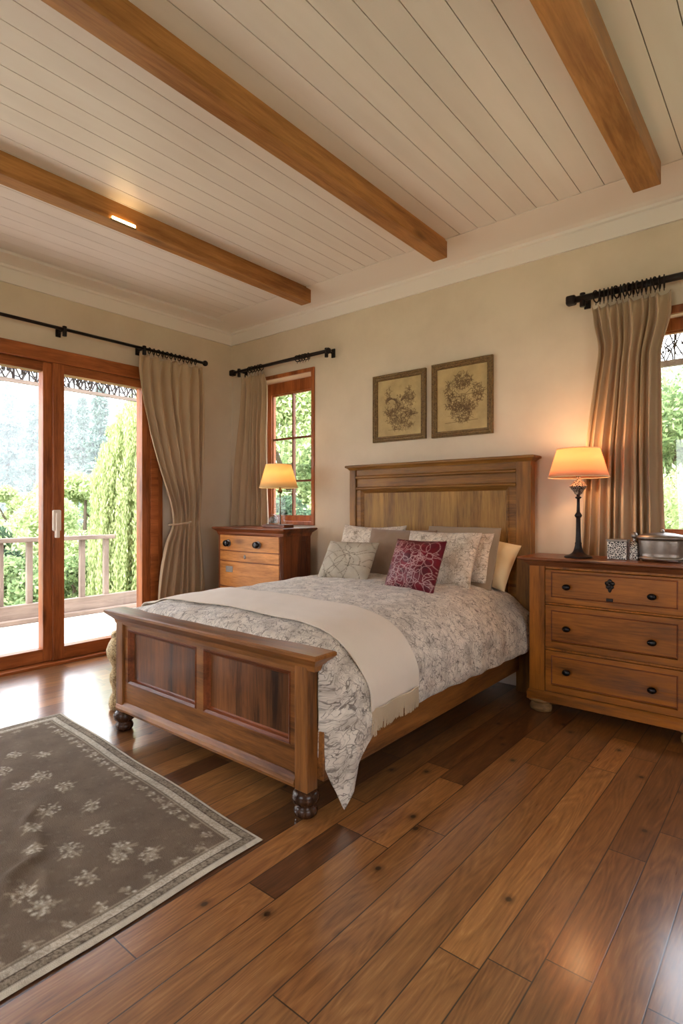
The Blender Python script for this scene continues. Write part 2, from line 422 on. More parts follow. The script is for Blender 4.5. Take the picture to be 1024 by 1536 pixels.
# floor: one mesh, a face per plank
def make_floor():
    w = .125; x_anchor = -.425
    k0 = math.ceil((x_anchor - (XL - .05)) / w); cols = range(-int((XR - x_anchor) / w) - 1, k0 + 1)
    joints = {  # column (k = planks left of x=-0.425) -> joints and tones of the planks the photo shows
        0: [(-1.0, .35), (1.56, .42), (2.21, .25), (3.3, .5)],
        1: [(-.9, .45), (1.46, .5), (3.1, .35)],
        2: [(-1.5, .6), (.6, .62), (1.41, .9), (2.86, .95), (3.3, .4)],
        3: [(-1.2, .5), (.9, .55), (2.9, .5)],
        4: [(-1.3, .6), (1.0, .55), (2.7, .35)],
        5: [(-.6, .55), (1.9, .6), (3.0, .25)],
        6: [(-1.3, .6), (1.7, .8), (2.3, .12)],
        7: [(-1.2, .62), (1.25, .05), (1.703, .6), (2.4, .2)],
        8: [(-.9, .6), (.84, .72), (1.9, .45)],
    }
    V, F, U, Cc = [], [], [], []
    R = random.Random(3)
    for k in cols:
        x1 = x_anchor - k * w; x0 = x1 - w
        x0 = max(x0, XL - .05); x1 = min(x1, XR + .02)
        if x1 <= x0: continue
        if k in joints: js = [(YR - .02, R.random() * .5 + .3)] + joints[k] + [(YW + .02, 0)]
        else:
            y = YR - .02; js = []
            while y < YW:
                js.append((y, min(1, max(0, R.gauss(.48, .3))))); y += R.uniform(.5, 2.0)
            js.append((YW + .02, 0))
        for (a, tone), (b, _) in zip(js, js[1:]):
            rnd = R.random(); yel = R.random()
            # split lengthwise so that the end distance can be stored in the uv
            mid = (a + b) / 2
            for p, q in ((a, mid), (mid, b)):
                n = len(V)
                V += [(x0, p, 0), (x1, p, 0), (x1, q, 0), (x0, q, 0)]
                F.append((n, n + 1, n + 2, n + 3))
                d0, d1 = (0, mid - a) if p == a else (b - mid, 0)
                U += [(0, d0), (1, d0), (1, d1), (0, d1)]
                Cc += [(tone, rnd, yel)] * 4
    return struct(mesh_np('floor', V, F, M_floor, colors=np.array(Cc), uv=np.array(U)))
make_floor()
b = BM(); box(b, XL - .3, XR + .3, YR - .3, YW + .3, -.2, -.004)
struct(obj('floor_slab', b, M_dim))

def wall_with_holes(name, axis, a0, a1, holes, p0, p1, z1=ZC + .12):
    """axis 'x': wall runs along x between planes y=p0..p1; axis 'y': along y between planes x=p0..p1"""
    b = BM()
    xs = sorted({a0, a1} | {h[0] for h in holes} | {h[1] for h in holes})
    zs = sorted({0, z1} | {h[2] for h in holes} | {h[3] for h in holes})
    for u0, u1 in zip(xs, xs[1:]):
        run = None
        for v0, v1 in zip(zs, zs[1:]):
            um, vm = (u0 + u1) / 2, (v0 + v1) / 2
            inside = any(h[0] < um < h[1] and h[2] < vm < h[3] for h in holes)
            if inside: continue
            if axis == 'x': box(b, u0, u1, p0, p1, v0, v1)
            else: box(b, p0, p1, u0, u1, v0, v1)
    bmesh.ops.remove_doubles(b, verts=b.verts[:], dist=1e-5)
    # drop interior double faces
    seen = {}
    for f in list(b.faces):
        key = tuple(sorted(v.index for v in f.verts)) if False else tuple(sorted((round(v.co.x, 4), round(v.co.y, 4), round(v.co.z, 4)) for v in f.verts))
        seen.setdefault(key, []).append(f)
    dl = [f for fs in seen.values() if len(fs) > 1 for f in fs]
    bmesh.ops.delete(b, geom=dl, context='FACES')
    return struct(obj(name, b, M_wall))
W1 = (-4.29, -3.49, 1.10, 2.535)       # near-corner window opening
W2 = (-.83, .75, 1.02, 2.43)           # right window opening
DO = (-1.15, 2.95, 0.0, 2.50)          # glazed doors opening (y range)
wall_with_holes('wall_back', 'x', XL - TH, XR + TH, [W1, W2], YW, YW + TH)
wall_with_holes('wall_left', 'y', YR, YW, [DO], XL - TH, XL)
wall_with_holes('wall_right', 'y', YR, YW, [(-1.2, .8, .9, 2.3)], XR, XR + TH)
wall_with_holes('wall_rear', 'x', XL - TH, XR + TH, [(-2.4, -.6, .9, 2.4)], YR - TH, YR)

# ceiling: boards with grooves between, one mesh
def make_ceiling():
    gx = [-.884 + .1317 * i for i in range(-8, 24)]
    gx = [x for x in gx if x > -2.0] + [-2.122 - .1225 * i for i in range(0, 20)]
    gx = sorted(x for x in gx if XL < x < XR)
    ed = [XL - .02] + gx + [XR + .02]; g = .0022
    V, F, Cc, MI = [], [], [], []
    R = random.Random(5)
    for a, c in zip(ed, ed[1:]):
        n = len(V); a1, c1 = a + g, c - g; tone = R.uniform(.95, 1.0)
        V += [(a1, YR - .02, ZC), (c1, YR - .02, ZC), (c1, YW + .02, ZC), (a1, YW + .02, ZC),
              (c1, YR - .02, ZC + .006), (c1, YW + .02, ZC + .006), (c1 + 2 * g, YR - .02, ZC + .006), (c1 + 2 * g, YW + .02, ZC + .006), (a1, YR - .02, ZC + .006), (a1, YW + .02, ZC + .006)]
        F += [(n + 3, n + 2, n + 1, n), (n + 1, n + 2, n + 5, n + 4), (n + 4, n + 5, n + 7, n + 6), (n, n + 8, n + 9, n + 3)]
        Cc += [(tone,) * 3] * 10; MI += [0, 0, 1, 0]
    o = mesh_np('ceiling', V, F, [M_ceil, M_groove], colors=np.array(Cc))
    o.data.polygons.foreach_set('material_index', MI); return struct(o)
make_ceiling()
b = BM(); box(b, XL - TH, XR + TH, YR - TH, YW + TH, ZC + .03, ZC + .2); struct(obj('ceiling_slab', b, M_white))

# crown moulding + plaster band (trim)
def crown(name, wall):
    b = BM()
    # (distance from the wall, z)
    prof = [(0, 2.955), (.018, 2.955), (.03, 3.055), (.045, 3.062), (.05, 3.078), (.085, 3.088), (.2, 3.098), (.37 if wall == 'back' else .2, 3.114), (.37 if wall == 'back' else .2, 3.119), (0, 3.119)]
    if wall == 'back': rings_mesh(b, [[(x, YW - d, z) for d, z in prof] for x in (XL, XR)])
    else: rings_mesh(b, [[(XL + d, y, z) for d, z in prof] for y in (YR, YW - .0)])
    return struct(obj(name, b, M_white))
crown('trim_1', 'back'); crown('trim_2', 'left')

# beams
def beam(x0, x1, y1, label):
    b = BM(); box(b, x0, x1, YR, y1, 3.0, ZC + .02)
    tag(obj('ceiling_beam', b, W_beam, bevel=.004), label, 'beam', 'ceiling beams')
beam(-3.348, -3.236, 3.53, 'honey-brown wooden ceiling beam nearest the glazed doors, lamp glowing on its side')
beam(-2.03, -1.918, 3.50, 'honey-brown wooden ceiling beam crossing above the bed, middle one of three')
beam(-.728, -.59, 3.44, 'honey-brown wooden ceiling beam at the right, above the dresser')
t = thing('beam_spotlight', 'small lit lamp glowing on the side of the beam by the glazed doors', 'light', (-3.232, 1.82, 3.015))
b = BM(); tube(b, [(-3.234, 1.745, 3.012), (-3.234, 1.895, 3.012)], .011, 10); obj('tube', b, emit('lamp_glow', (1, .66, .28, 1), 14), t, smooth=True)
b = BM(); box(b, -3.246, -3.228, 1.735, 1.905, 3.0, 3.005); obj('bracket', b, M_brass, t)

# baseboards
b = BM(); box(b, XL, XR, YW - .018, YW, 0, .11); struct(obj('baseboard_back', b, M_white, bevel=.004))
b = BM(); box(b, XL, XL + .018, 2.99, YW - .018, 0, .11); struct(obj('baseboard_left', b, M_white, bevel=.004))

# ------------------------------------------------------------------ glazed doors (left wall)
b = BM()
xf = XL + .03
box(b, XL - .2, xf, DO[0], DO[1], 2.415, 2.525)          # head
box(b, XL - .2, xf, DO[1] - .08, DO[1], 0, 2.415)
box(b, XL - .2, xf, DO[0], DO[0] + .08, 0, 2.415)
struct(obj('trim_3', b, W_door['y'], bevel=.004))
b = BM(); box(b, XL - .02, XL + .022, DO[1], DO[1] + .05, 0, 2.52); box(b, XL - .02, XL + .022, DO[0] - .1, DO[0], 0, 2.6)
struct(obj('trim_4', b, W_door['z'], bevel=.004))
b = BM(); box(b, XL - .22, xf + .05, DO[0], DO[1], -.003, .022); struct(obj('trim_5', b, W_door['y'], bevel=.003))
def glazed_door(name, y0, y1, xa, xb, sl=.085, sr=.085, handle=None):
    root = bpy.data.objects.new(name, None); C.objects.link(root); root.location = ((xa + xb) / 2, y0, .02); root['kind'] = 'structure'
    zt, zb = 2.415, .024
    for (p, q) in ((y0, y0 + sl), (y1 - sr, y1)):
        b = BM(); box(b, xa, xb, p, q, zb, zt); obj('stile', b, W_door['z'], root, bevel=.004)
    b = BM(); box(b, xa + .003, xb - .003, y0 + sl, y1 - sr, zb, .125); obj('rail', b, W_door['y'], root, bevel=.003)
    b = BM(); box(b, xa + .003, xb - .003, y0 + sl, y1 - sr, 2.34, zt); obj('rail', b, W_door['y'], root, bevel=.003)
    xm = (xa + xb) / 2
    b = BM(); box(b, xm - .003, xm + .003, y0 + sl, y1 - sr, .125, 2.34); obj('pane', b, M_glass, root)
    if handle:
        b = BM(); box(b, xb, xb + .03, handle - .036, handle + .03, 1.065, 1.235)
        h = obj('handle', b, M_white_cer, root, bevel=.012, seg=3); h['label'] = 'white painted door handle'
        b = BM(); box(b, xb + .002, xb + .045, handle - .018, handle + .012, 1.01, 1.21); obj('lever', b, M_white_cer, h, bevel=.008)
    return root
xd = XL - .10
glazed_door('door_1', .97, 2.04, xd + .0, xf - .04, .085, .10, None)
glazed_door('door_2', 2.005, 2.87, xd + .02, xf - .012, .09, .08, 2.03)
glazed_door('door_3', -.02, .985, xd + .02, xf - .012)
glazed_door('door_4', -1.08, .0, xd + .0, xf - .04)

# ------------------------------------------------------------------ windows (back wall)
def win_root(name, loc):
    r = bpy.data.objects.new(name, None); C.objects.link(r); r.location = loc; r['kind'] = 'structure'; return r
def window(name, W, ysash, cas, lining, stile, muntv, munth, sillh, topx=0):
    x0, x1, z0, z1 = W
    r = win_root(name, (x0, YW, z0))
    b = BM()
    frame_sweep(b, x0 - cas * .5, x1 + cas * .5, z0 - cas * .3, z1 + cas * .5, [(0, YW + .01), (0, YW - .016), (cas, YW - .016), (cas, YW + .01)])
    obj('casing', b, W_door['z'], r, bevel=.003)
    b = BM()   # reveal lining
    frame_sweep(b, x0, x1, z0, z1, [(-.001, YW + .002), (.012, YW + .002), (.012, ysash - .001), (-.001, ysash - .001)])
    obj('lining', b, lining, r)
    xa, xb, za, zb = x0 + .012, x1 - .012, z0 + .012, z1 - .012
    b = BM(); b.free(); b = BM()
    frame_sweep(b, xa, xb, za, zb - topx, [(0, ysash + .05), (0, ysash), (stile, ysash), (stile, ysash + .012), (stile + .012, ysash + .018), (stile + .012, ysash + .05)])
    if topx: box(b, xa, xb, ysash, ysash + .05, zb - topx, zb)
    obj('sash', b, W_door['z'], r)
    gx0, gx1, gz0, gz1 = xa + stile + .01, xb - stile - .01, za + stile + .01, zb - topx - stile - .01
    b = BM(); box(b, gx0, gx1, ysash + .03, ysash + .036, gz0, gz1); obj('pane', b, M_glass, r)
    for x in muntv:
        b = BM(); box(b, x - .009, x + .009, ysash + .012, ysash + .045, gz0, gz1); obj('muntin', b, W_chestd['z'], r)
    for z in munth:
        b = BM(); box(b, gx0, gx1, ysash + .014, ysash + .043, z - .009, z + .009); obj('muntin', b, W_chestd['x'], r)
    return r, (gx0, gx1, gz0, gz1)
M_lining = plain('pale_reveal', sc(226, 200, 182), .6)
w1, g1 = window('window_1', W1, YW + .165, .035, M_lining, .055, [-3.93], [1.95, 1.52], .03, topx=.06)
w2, g2 = window('window_2', W2, YW + .12, .05, M_lining, .075, [-.03], [], .05)
b = BM(); box(b, W2[0] - .05, W2[1] + .05, YW - .05, YW + .11, .985, 1.03); obj('sill', b, W_door['x'], w2, bevel=.006)
b = BM(); box(b, W2[0] - .03, W2[1] + .03, YW - .02, YW, .86, .985); obj('apron', b, W_door['x'], w2, bevel=.004)

# ------------------------------------------------------------------ curtain rods
def torus_ring(bm, c, R, r, axis, seg=20, rs=6, tilt=0):
    pts = []
    for i in range(seg):
        a = 2 * PI * i / seg
        p = (R * math.cos(a) * math.sin(tilt), R * math.cos(a) * math.cos(tilt), R * math.sin(a))
        q = (p[0], p[1], p[2]) if axis == 'x' else (p[1], p[0], p[2])
        pts.append((c[0] + q[0], c[1] + q[1], c[2] + q[2]))
    return tube(bm, pts, r, rs, closed=True)
def rod(label, axis, a0, a1, other, z, r, rings, brackets, wallc, finials, rr=.026):
    mid = (a0, other, z) if axis == 'x' else (other, a0, z)
    t = thing('curtain_rod', label, 'curtain rod', mid)
    P = (lambda a, o=0, dz=0: (a, other + o, z + dz)) if axis == 'x' else (lambda a, o=0, dz=0: (other + o, a, z + dz))
    b = BM(); tube(b, [P(a0), P(a1)], r, 14); obj('pole', b, M_iron, t, smooth=True)
    for a, kind in finials:
        b = BM()
        if kind == 'ball': ball(b, P(a), .028)
        else:
            s = .03; c = P(a); box(b, c[0] - s, c[0] + s, c[1] - s * .9, c[1] + s * .9, c[2] - s, c[2] + s)
        obj('finial', b, M_iron, t, smooth=kind == 'ball', bevel=0 if kind == 'ball' else .012)
    for a in brackets:
        b = BM(); sgn = 1 if wallc > other else -1
        tube(b, [P(a), P(a, (wallc - other))], .009, 8)
        tube(b, [P(a, 0, r + .012), P(a, 0, -.055)], .017, 10)
        c = P(a, (wallc - other) - sgn * .006)
        if axis == 'x': box(b, c[0] - .02, c[0] + .02, c[1] - .006, c[1] + .006, c[2] - .04, c[2] + .04)
        else: box(b, c[0] - .006, c[0] + .006, c[1] - .02, c[1] + .02, c[2] - .04, c[2] + .04)
        obj('bracket', b, M_iron, t, bevel=.003)
    for i, a in enumerate(rings):
        b = BM(); c = P(a, 0, -(rr - r) * .6)
        torus_ring(b, c, rr, .0045, axis, tilt=random.uniform(-.35, .35))
        tube(b, [(c[0], c[1], c[2] - rr), (c[0], c[1], c[2] - rr - .018)], .0025, 5)
        obj('ring', b, M_iron, t, smooth=True)
    return t
XC = XL + .12
rod('long black iron curtain rod above the glazed doors', 'y', -1.3, 3.40, XC, 2.672, .013, [2.80 + .045 * i for i in range(12)], [2.05, 2.75, .2], XL, [(3.41, 'ball'), (-1.31, 'ball')])
YCm = 3.74
rod('short black iron curtain rod above the narrow window beside the corner', 'x', -4.50, -3.25, YCm, 2.635, .016, [-4.26, -4.22, -4.175, -4.13, -4.09] + [-3.60, -3.565, -3.53, -3.495, -3.46], [-4.42, -3.245], YW, [(-4.52, 'cap'), (-3.225, 'ball')], rr=.028)
rod('thick black iron curtain rod above the right-hand window', 'x', -1.13, .9, 3.73, 2.585, .021, [-1.0 + .0235 * i for i in range(17)], [-1.08, .8], YW, [(-1.15, 'cap'), (.92, 'cap')], rr=.036)

# ------------------------------------------------------------------ curtains
def interp(tab, z):
    tab = sorted(tab)
    zs = [p[0] for p in tab]; vs = [p[1] for p in tab]
    return float(np.interp(z, zs, vs))
def smooth_interp(tab, zz):
    zf = np.linspace(min(p[0] for p in tab), max(p[0] for p in tab), 200)
    tab = sorted(tab); v = np.interp(zf, [p[0] for p in tab], [p[1] for p in tab])
    k = np.hanning(17); k /= k.sum(); vp = np.pad(v, 8, mode='edge'); v = np.convolve(vp, k, 'valid')
    return np.interp(zz, zf, v)
def curtain(label, axis, other, ztop, zbot, left, right, npl, amp, tie=None, seed=0, inward=-1, flip=False):
    amp *= 1.25
    R = np.random.default_rng(seed)
    nu, nv = npl * 14, 110
    zz = np.linspace(ztop, zbot, nv)
    L = smooth_interp(left, zz); Rr = smooth_interp(right, zz)
    u = np.linspace(0, 1, nu)
    # uneven pleats
    wv = R.uniform(.55, 1.5, npl); cum = np.concatenate([[0], np.cumsum(wv)]); cum /= cum[-1]
    ph = np.interp(u, cum, np.arange(npl + 1))
    am = np.interp(u, (cum[:-1] + cum[1:]) / 2, R.uniform(.5, 1.0, npl))
    V = []
    for i, z in enumerate(zz):
        a = L[i] + (Rr[i] - L[i]) * u
        f = (ztop - z) / (ztop - zbot)
        head = max(0.0, 1 - (ztop - z) / .13)
        A = amp * am * (1 - .55 * head) * (.75 + .35 * min(1, f * 3))
        if tie is not None:
            A = A * (1 - .6 * math.exp(-((z - tie) / .09) ** 2))
        w = np.sin(2 * PI * ph + .5 * math.sin(3 * z + seed)) + .28 * np.sin(4 * PI * ph + 1.7 + 1.2 * f) + .12 * np.sin(6.3 * ph + 9 * f)
        d = A * w + head * .008 * np.sin(2 * PI * ph * 2.0)
        sway = .006 * np.sin(7 * u + 5 * z + seed)
        a = a + A * .35 * np.cos(2 * PI * ph)
        zt = z + head * .012 * np.cos(2 * PI * ph)
        if axis == 'x': V.append(np.stack([a, other + inward * (d + sway), np.full(nu, 1.) * zt], -1))
        else: V.append(np.stack([other - inward * (d + sway), a, np.full(nu, 1.) * zt], -1))
    V = np.concatenate(V)
    o = mesh_np('curtain', V, grid_faces(nu, nv), M_curtain, smooth=True)
    md = o.modifiers.new('thick', 'SOLIDIFY'); md.thickness = .004; md.offset = 0
    return tag(o, label, 'curtain', None)
cL = curtain('beige linen curtain tied back beside the glazed doors', 'y', XC, 2.612, .02,
        [(2.62, 2.70), (2.5, 2.68), (2.2, 2.72), (1.92, 2.795), (1.62, 2.895), (1.35, 2.99), (1.17, 3.035), (1.08, 3.04), (.95, 2.965), (.72, 2.915), (.5, 2.885), (0, 2.85)],
        [(2.62, 3.37), (2.3, 3.37), (1.4, 3.36), (1.1, 3.34), (.6, 3.39), (0, 3.40)], 7, .036, tie=1.10, seed=2)
# tie-back around the gathered edge
b = BM(); pts = []
for i in range(24):
    a = 2 * PI * i / 24
    pts.append((XC + .062 * math.cos(a), 3.12 + .115 * math.sin(a), 1.105 + .012 * math.sin(a)))
tube(b, pts, .008, 8, closed=True); obj('tieback', b, M_curtain, cL, smooth=True)
curtain('beige linen curtain hanging in the corner beside the narrow window', 'x', 3.765, 2.575, .03,
        [(2.58, -4.40), (2.45, -4.42), (2.2, -4.44), (1.1, -4.59), (0, -4.60)],
        [(2.58, -4.09), (2.45, -4.05), (1.9, -4.06), (1.1, -4.03), (0, -4.03)], 6, .032, seed=5)
curtain('beige linen curtain hanging behind the lamp and dresser at right', 'x', 3.765, 2.52, .03,
        [(2.53, -1.04), (2.44, -1.03), (2.25, -.985), (1.6, -1.07), (.9, -1.10), (0, -1.10)],
        [(2.53, -.60), (2.4, -.60), (2.2, -.66), (1.5, -.65), (.9, -.63), (0, -.62)], 9, .034, seed=11)

# ------------------------------------------------------------------ bed
t = thing('bed', 'brown panelled wooden bed frame with a tall headboard and low footboard', 'bed', (-2.2, 2.7, 0))
WB = W_bed
def raised_panel(name, x0, x1, z0, z1, yf, rec, mat, parent, mould=.022, mm=None):
    """recessed flat panel with a chamfered moulding ring around it"""
    b = BM(); box(b, x0, x1, yf + rec, yf + rec + .012, z0, z1); p = obj(name, b, mat, parent)
    b = BM(); frame_sweep(b, x0 - .001, x1 + .001, z0 - .001, z1 + .001, [(0, yf + rec), (0, yf - .001), (.004, yf - .005), (.009, yf - .001), (mould * .62, yf + .004), (mould * .8, yf + rec - .006), (mould, yf + rec - .001), (mould, yf + rec + .004)])
    obj('moulding', b, mm or W_chestd['x'], p)  # default darker wood stands in for shadow lines along the recess
    return p
# footboard
fb = BM(); yf = 1.655
box(fb, -2.93, -1.594, yf, yf + .035, .575, .635)      # top rail
box(fb, -2.93, -1.594, yf, yf + .035, .13, .275)       # bottom rail
box(fb, -2.93, -2.894, yf, yf + .035, .275, .575); box(fb, -1.633, -1.594, yf, yf + .035, .275, .575); box(fb, -2.272, -2.213, yf, yf + .035, .275, .575)
foot = obj('footboard', fb, WB['x'], t, bevel=.002)
raised_panel('footboard_panel', -2.894, -2.272, .275, .575, yf, .024, W_bedpanel, foot, .026)
raised_panel('footboard_panel', -2.213, -1.633, .275, .575, yf, .024, W_bedpanel, foot, .026)
b = BM(); rings_mesh(b, [[(x, y, z) for y, z in ((yf + .03, .115), (yf - .018, .115), (yf - .024, .13), (yf - .018, .145), (yf - .002, .165), (yf + .03, .165))] for x in (-2.99, -1.594)])
obj('bottom_moulding', b, WB['x'], foot)
b = BM(); cap_mould(b, -2.995, -1.50, 1.655, 1.668, [(.012, .60), (.018, .622), (.032, .636), (.046, .648), (.054, .656), (.058, .660), (.058, .672), (.052, .677)])
cb = obj('footboard_cap', b, WB['x'], foot)
for x0, x1 in ((-2.998, -2.928), (-1.596, -1.526)):
    b = BM(); box(b, x0, x1, 1.64, 1.705, .105, .62); obj('post', b, WB['z'], t, bevel=.005)
    cx, cy = (x0 + x1) / 2, 1.672
    b = BM()
    lathe(b, cx, cy, [(.034, 0), (.046, .010), (.050, .026), (.044, .040), (.036, .046), (.040, .052), (.054, .062), (.058, .082), (.052, .098), (.044, .108)], 20)
    lg = obj('leg', b, W_dark, t, smooth=True); lg['label'] = 'dark turned foot'
# side rails
for x0, x1 in ((-2.955, -2.925), (-1.535, -1.49)):
    b = BM(); box(b, x0, x1, 1.70, 3.72, .145, .345); obj('side_rail', b, WB['y'], t, bevel=.004)
# headboard
WH = W_head; yh = 3.715
hb = BM()
box(hb, -2.90, -1.51, yh + .012, yh + .05, 1.515, 1.575)
box(hb, -2.90, -1.51, yh + .016, yh + .05, 1.42, 1.50)
box(hb, -2.90, -2.855, yh + .012, yh + .05, .2, 1.42); box(hb, -1.565, -1.51, yh + .012, yh + .05, .2, 1.42)
box(hb, -2.855, -1.565, yh + .012, yh + .05, .2, .45)
head = obj('headboard', hb, WH['x'], t, bevel=.002)
raised_panel('headboard_panel', -2.855, -1.565, .45, 1.40, yh + .012, .014, W_headpanel, head, .028, WH['x'])
b = BM(); rings_mesh(b, [[(x, y, z) for y, z in ((yh + .03, 1.492), (yh + .004, 1.492), (yh - .006, 1.500), (yh - .006, 1.508), (yh + .006, 1.520), (yh + .03, 1.52))] for x in (-2.895, -1.512)]); obj('moulding', b, WH['x'], head)
b = BM(); rings_mesh(b, [[(x, y, z) for y, z in ((yh + .03, 1.398), (yh + .003, 1.398), (yh - .004, 1.406), (yh - .002, 1.418), (yh + .012, 1.426), (yh + .03, 1.426))] for x in (-2.895, -1.512)]); obj('moulding', b, WH['x'], head)
b = BM(); cap_mould(b, -2.965, -1.405, yh - .002, 3.80, [(.0, 1.566), (.006, 1.575), (.016, 1.584), (.028, 1.590), (.028, 1.602), (.022, 1.607)])
obj('headboard_cap', b, WH['x'], head)
for x0, x1 in ((-2.965, -2.90), (-1.512, -1.405)):
    b = BM(); box(b, x0, x1, yh, 3.79, 0, 1.57); obj('post', b, WH['z'], t, bevel=.006)

# mattress
b = BM(); box(b, -2.92, -1.56, 1.74, 3.70, .345, .64)
tag(obj('mattress', b, M_creamp, bevel=.05, seg=4), 'mattress under the floral duvet, hidden inside the bed frame', 'mattress')

# duvet
def catmull(P, n):
    P = np.array(P, float); d = np.concatenate([[0], np.cumsum(np.linalg.norm(np.diff(P, axis=0), axis=1))])
    Q = np.vstack([2 * P[0] - P[1], P, 2 * P[-1] - P[-2]]); out = []
    for s in np.linspace(0, d[-1] - 1e-9, n):
        k = min(int(np.searchsorted(d, s, 'right')) - 1, len(P) - 2); f = (s - d[k]) / (d[k + 1] - d[k])
        p0, p1, p2, p3 = Q[k], Q[k + 1], Q[k + 2], Q[k + 3]
        out.append(.5 * ((2 * p1) + (-p0 + p2) * f + (2 * p0 - 5 * p1 + 4 * p2 - p3) * f ** 2 + (-p0 + 3 * p1 - 3 * p2 + p3) * f ** 3))
    return np.array(out), d[-1]
HEM = [(1.71, .24), (1.735, .13), (1.765, .03), (1.785, .10), (1.81, .20), (1.85, .28), (1.90, .335), (2.0, .335), (2.3, .335), (3.0, .335), (3.45, .34), (3.6, .35), (3.70, .40)]
ZT = [(1.70, .645), (1.73, .682), (1.80, .706), (1.9, .718), (2.0, .724), (2.4, .735), (3.0, .745), (3.4, .745), (3.70, .70)]
XO = [(1.71, -1.505), (1.74, -1.45), (1.78, -1.40), (1.9, -1.395), (2.2, -1.41), (2.6, -1.40), (3.2, -1.37), (3.5, -1.355), (3.6, -1.375), (3.70, -1.43)]
def duvet_prof(y, off=0, n=170, hem=None, hl=None):
    zt = np.interp(y, *zip(*ZT)) + off; xo = np.interp(y, *zip(*XO)) + off; he = np.interp(y, *zip(*HEM)) if hem is None else hem
    hl = .42 if hl is None else hl
    P = [(-3.085 - off, hl), (-3.10 - off, .53), (-3.06 - off, .64 + off), (-2.95, zt - .045), (-2.78, zt - .005), (-2.3, zt + .008), (-1.9, zt), (-1.70, zt - .012), (-1.56, zt - .05),
         (-1.47 + off * .7, zt - .125), ((xo - 1.44) / 2 + .02 , .52), (xo, .43)]
    xcl = np.interp(y, [1.70, 1.712, 1.75], [-1.535, -1.52, -1.2])
    if he < .36: P += [(xo + .008, (.43 + he) / 2 if he < .25 else .38)]
    P += [(xo - .004, min(he, .41))]
    Q, L = catmull(P, n); Q[:, 0] = np.minimum(Q[:, 0], xcl); return Q, L
def sheet(name, ys, mat, off, nu, wr, hem=None, hl=None, thick=.01, seed=0, smooth_on=None):
    V, UV = [], []
    for y in ys:
        h = hem(y) if callable(hem) else hem
        Q, L = duvet_prof(y, off, nu, h, hl)
        s = np.linspace(0, L, nu)
        # anchor the pattern to the middle of the bed top
        for k in range(nu):
            x, z = Q[k]; sx = s[k]
            side = min(1, max(0, (.66 - z) / .2)) if x > -2 else 0
            n1 = noise.noise(Vector((sx * 5 + seed, y * 5, 0))); n2 = noise.noise(Vector((sx * 13, y * 11 + seed, 3)))
            # soft vertical folds down the hanging side, puffy quilt on top
            fold = math.sin(y * 17 + 3 * n1 + seed) * .5 + .5 * math.sin(y * 31 + sx * 3)
            dx = side * wr * (.9 * fold + n1 * .8)
            dz = (1 - side) * wr * (n1 * 1.0 + n2 * .45)
            V.append((x + dx, y + side * wr * .3 * n2, z + dz)); UV.append((sx, y))
    o = mesh_np(name, V, grid_faces(nu, len(ys)), mat, uv=UV, smooth=True)
    md = o.modifiers.new('thick', 'SOLIDIFY'); md.thickness = thick; md.offset = 1
    return o
ys = np.concatenate([np.linspace(1.708, 1.92, 50), np.linspace(1.925, 3.70, 190)])
tag(sheet('duvet', ys, M_duvet, 0, 230, .011, thick=.012), 'cream duvet printed with line-drawn flowers, spread over the bed', 'duvet')

# throw
def throw():
    yA, yB = 1.855, 2.245
    ys = np.linspace(yA, yB, 70)
    hem = lambda y: .40 + .0 * y
    o = sheet('throw_blanket', ys, M_throw, .022, 200, .006, hem=lambda y: .41, hl=.40, thick=.006, seed=0)
    tag(o, 'plain beige throw laid across the foot of the bed, with a fringed end', 'blanket')
    # fringe: many yarns as one part
    V, F = [], []
    R = random.Random(4)
    n = 150
    for i in range(n):
        y = yA + .006 + (yB - yA - .012) * i / (n - 1)
        xo = np.interp(y, *zip(*XO)) + .036 + .006 * math.sin(y * 30)
        L = .085 + R.uniform(-.006, .006); k = len(V); w = .0016
        if y < yA + .03: L += .02
        sway = R.uniform(-.006, .006)
        for (zz, dy, dx) in ((.418, 0, 0), (.418 - L * .5, sway * .5, .002), (.418 - L, sway, R.uniform(-.004, .004))):
            V += [(xo + dx, y + dy - w, zz), (xo + dx + .002, y + dy, zz), (xo + dx, y + dy + w, zz), (xo + dx - .002, y + dy, zz)]
        for a in (0, 4):
            for j in range(4): F.append((k + a + j, k + a + (j + 1) % 4, k + a + 4 + (j + 1) % 4, k + a + 4 + j))
    f = mesh_np('fringe', V, F, M_fringe, o); f['kind'] = 'stuff'
    b = BM(); tube(b, [(np.interp(y, *zip(*XO)) + .034 + .006 * math.sin(y * 30), y, .42) for y in np.linspace(yA, yB, 24)], .0035, 6); obj('hem_braid', b, M_fringe, o, smooth=True)
throw()

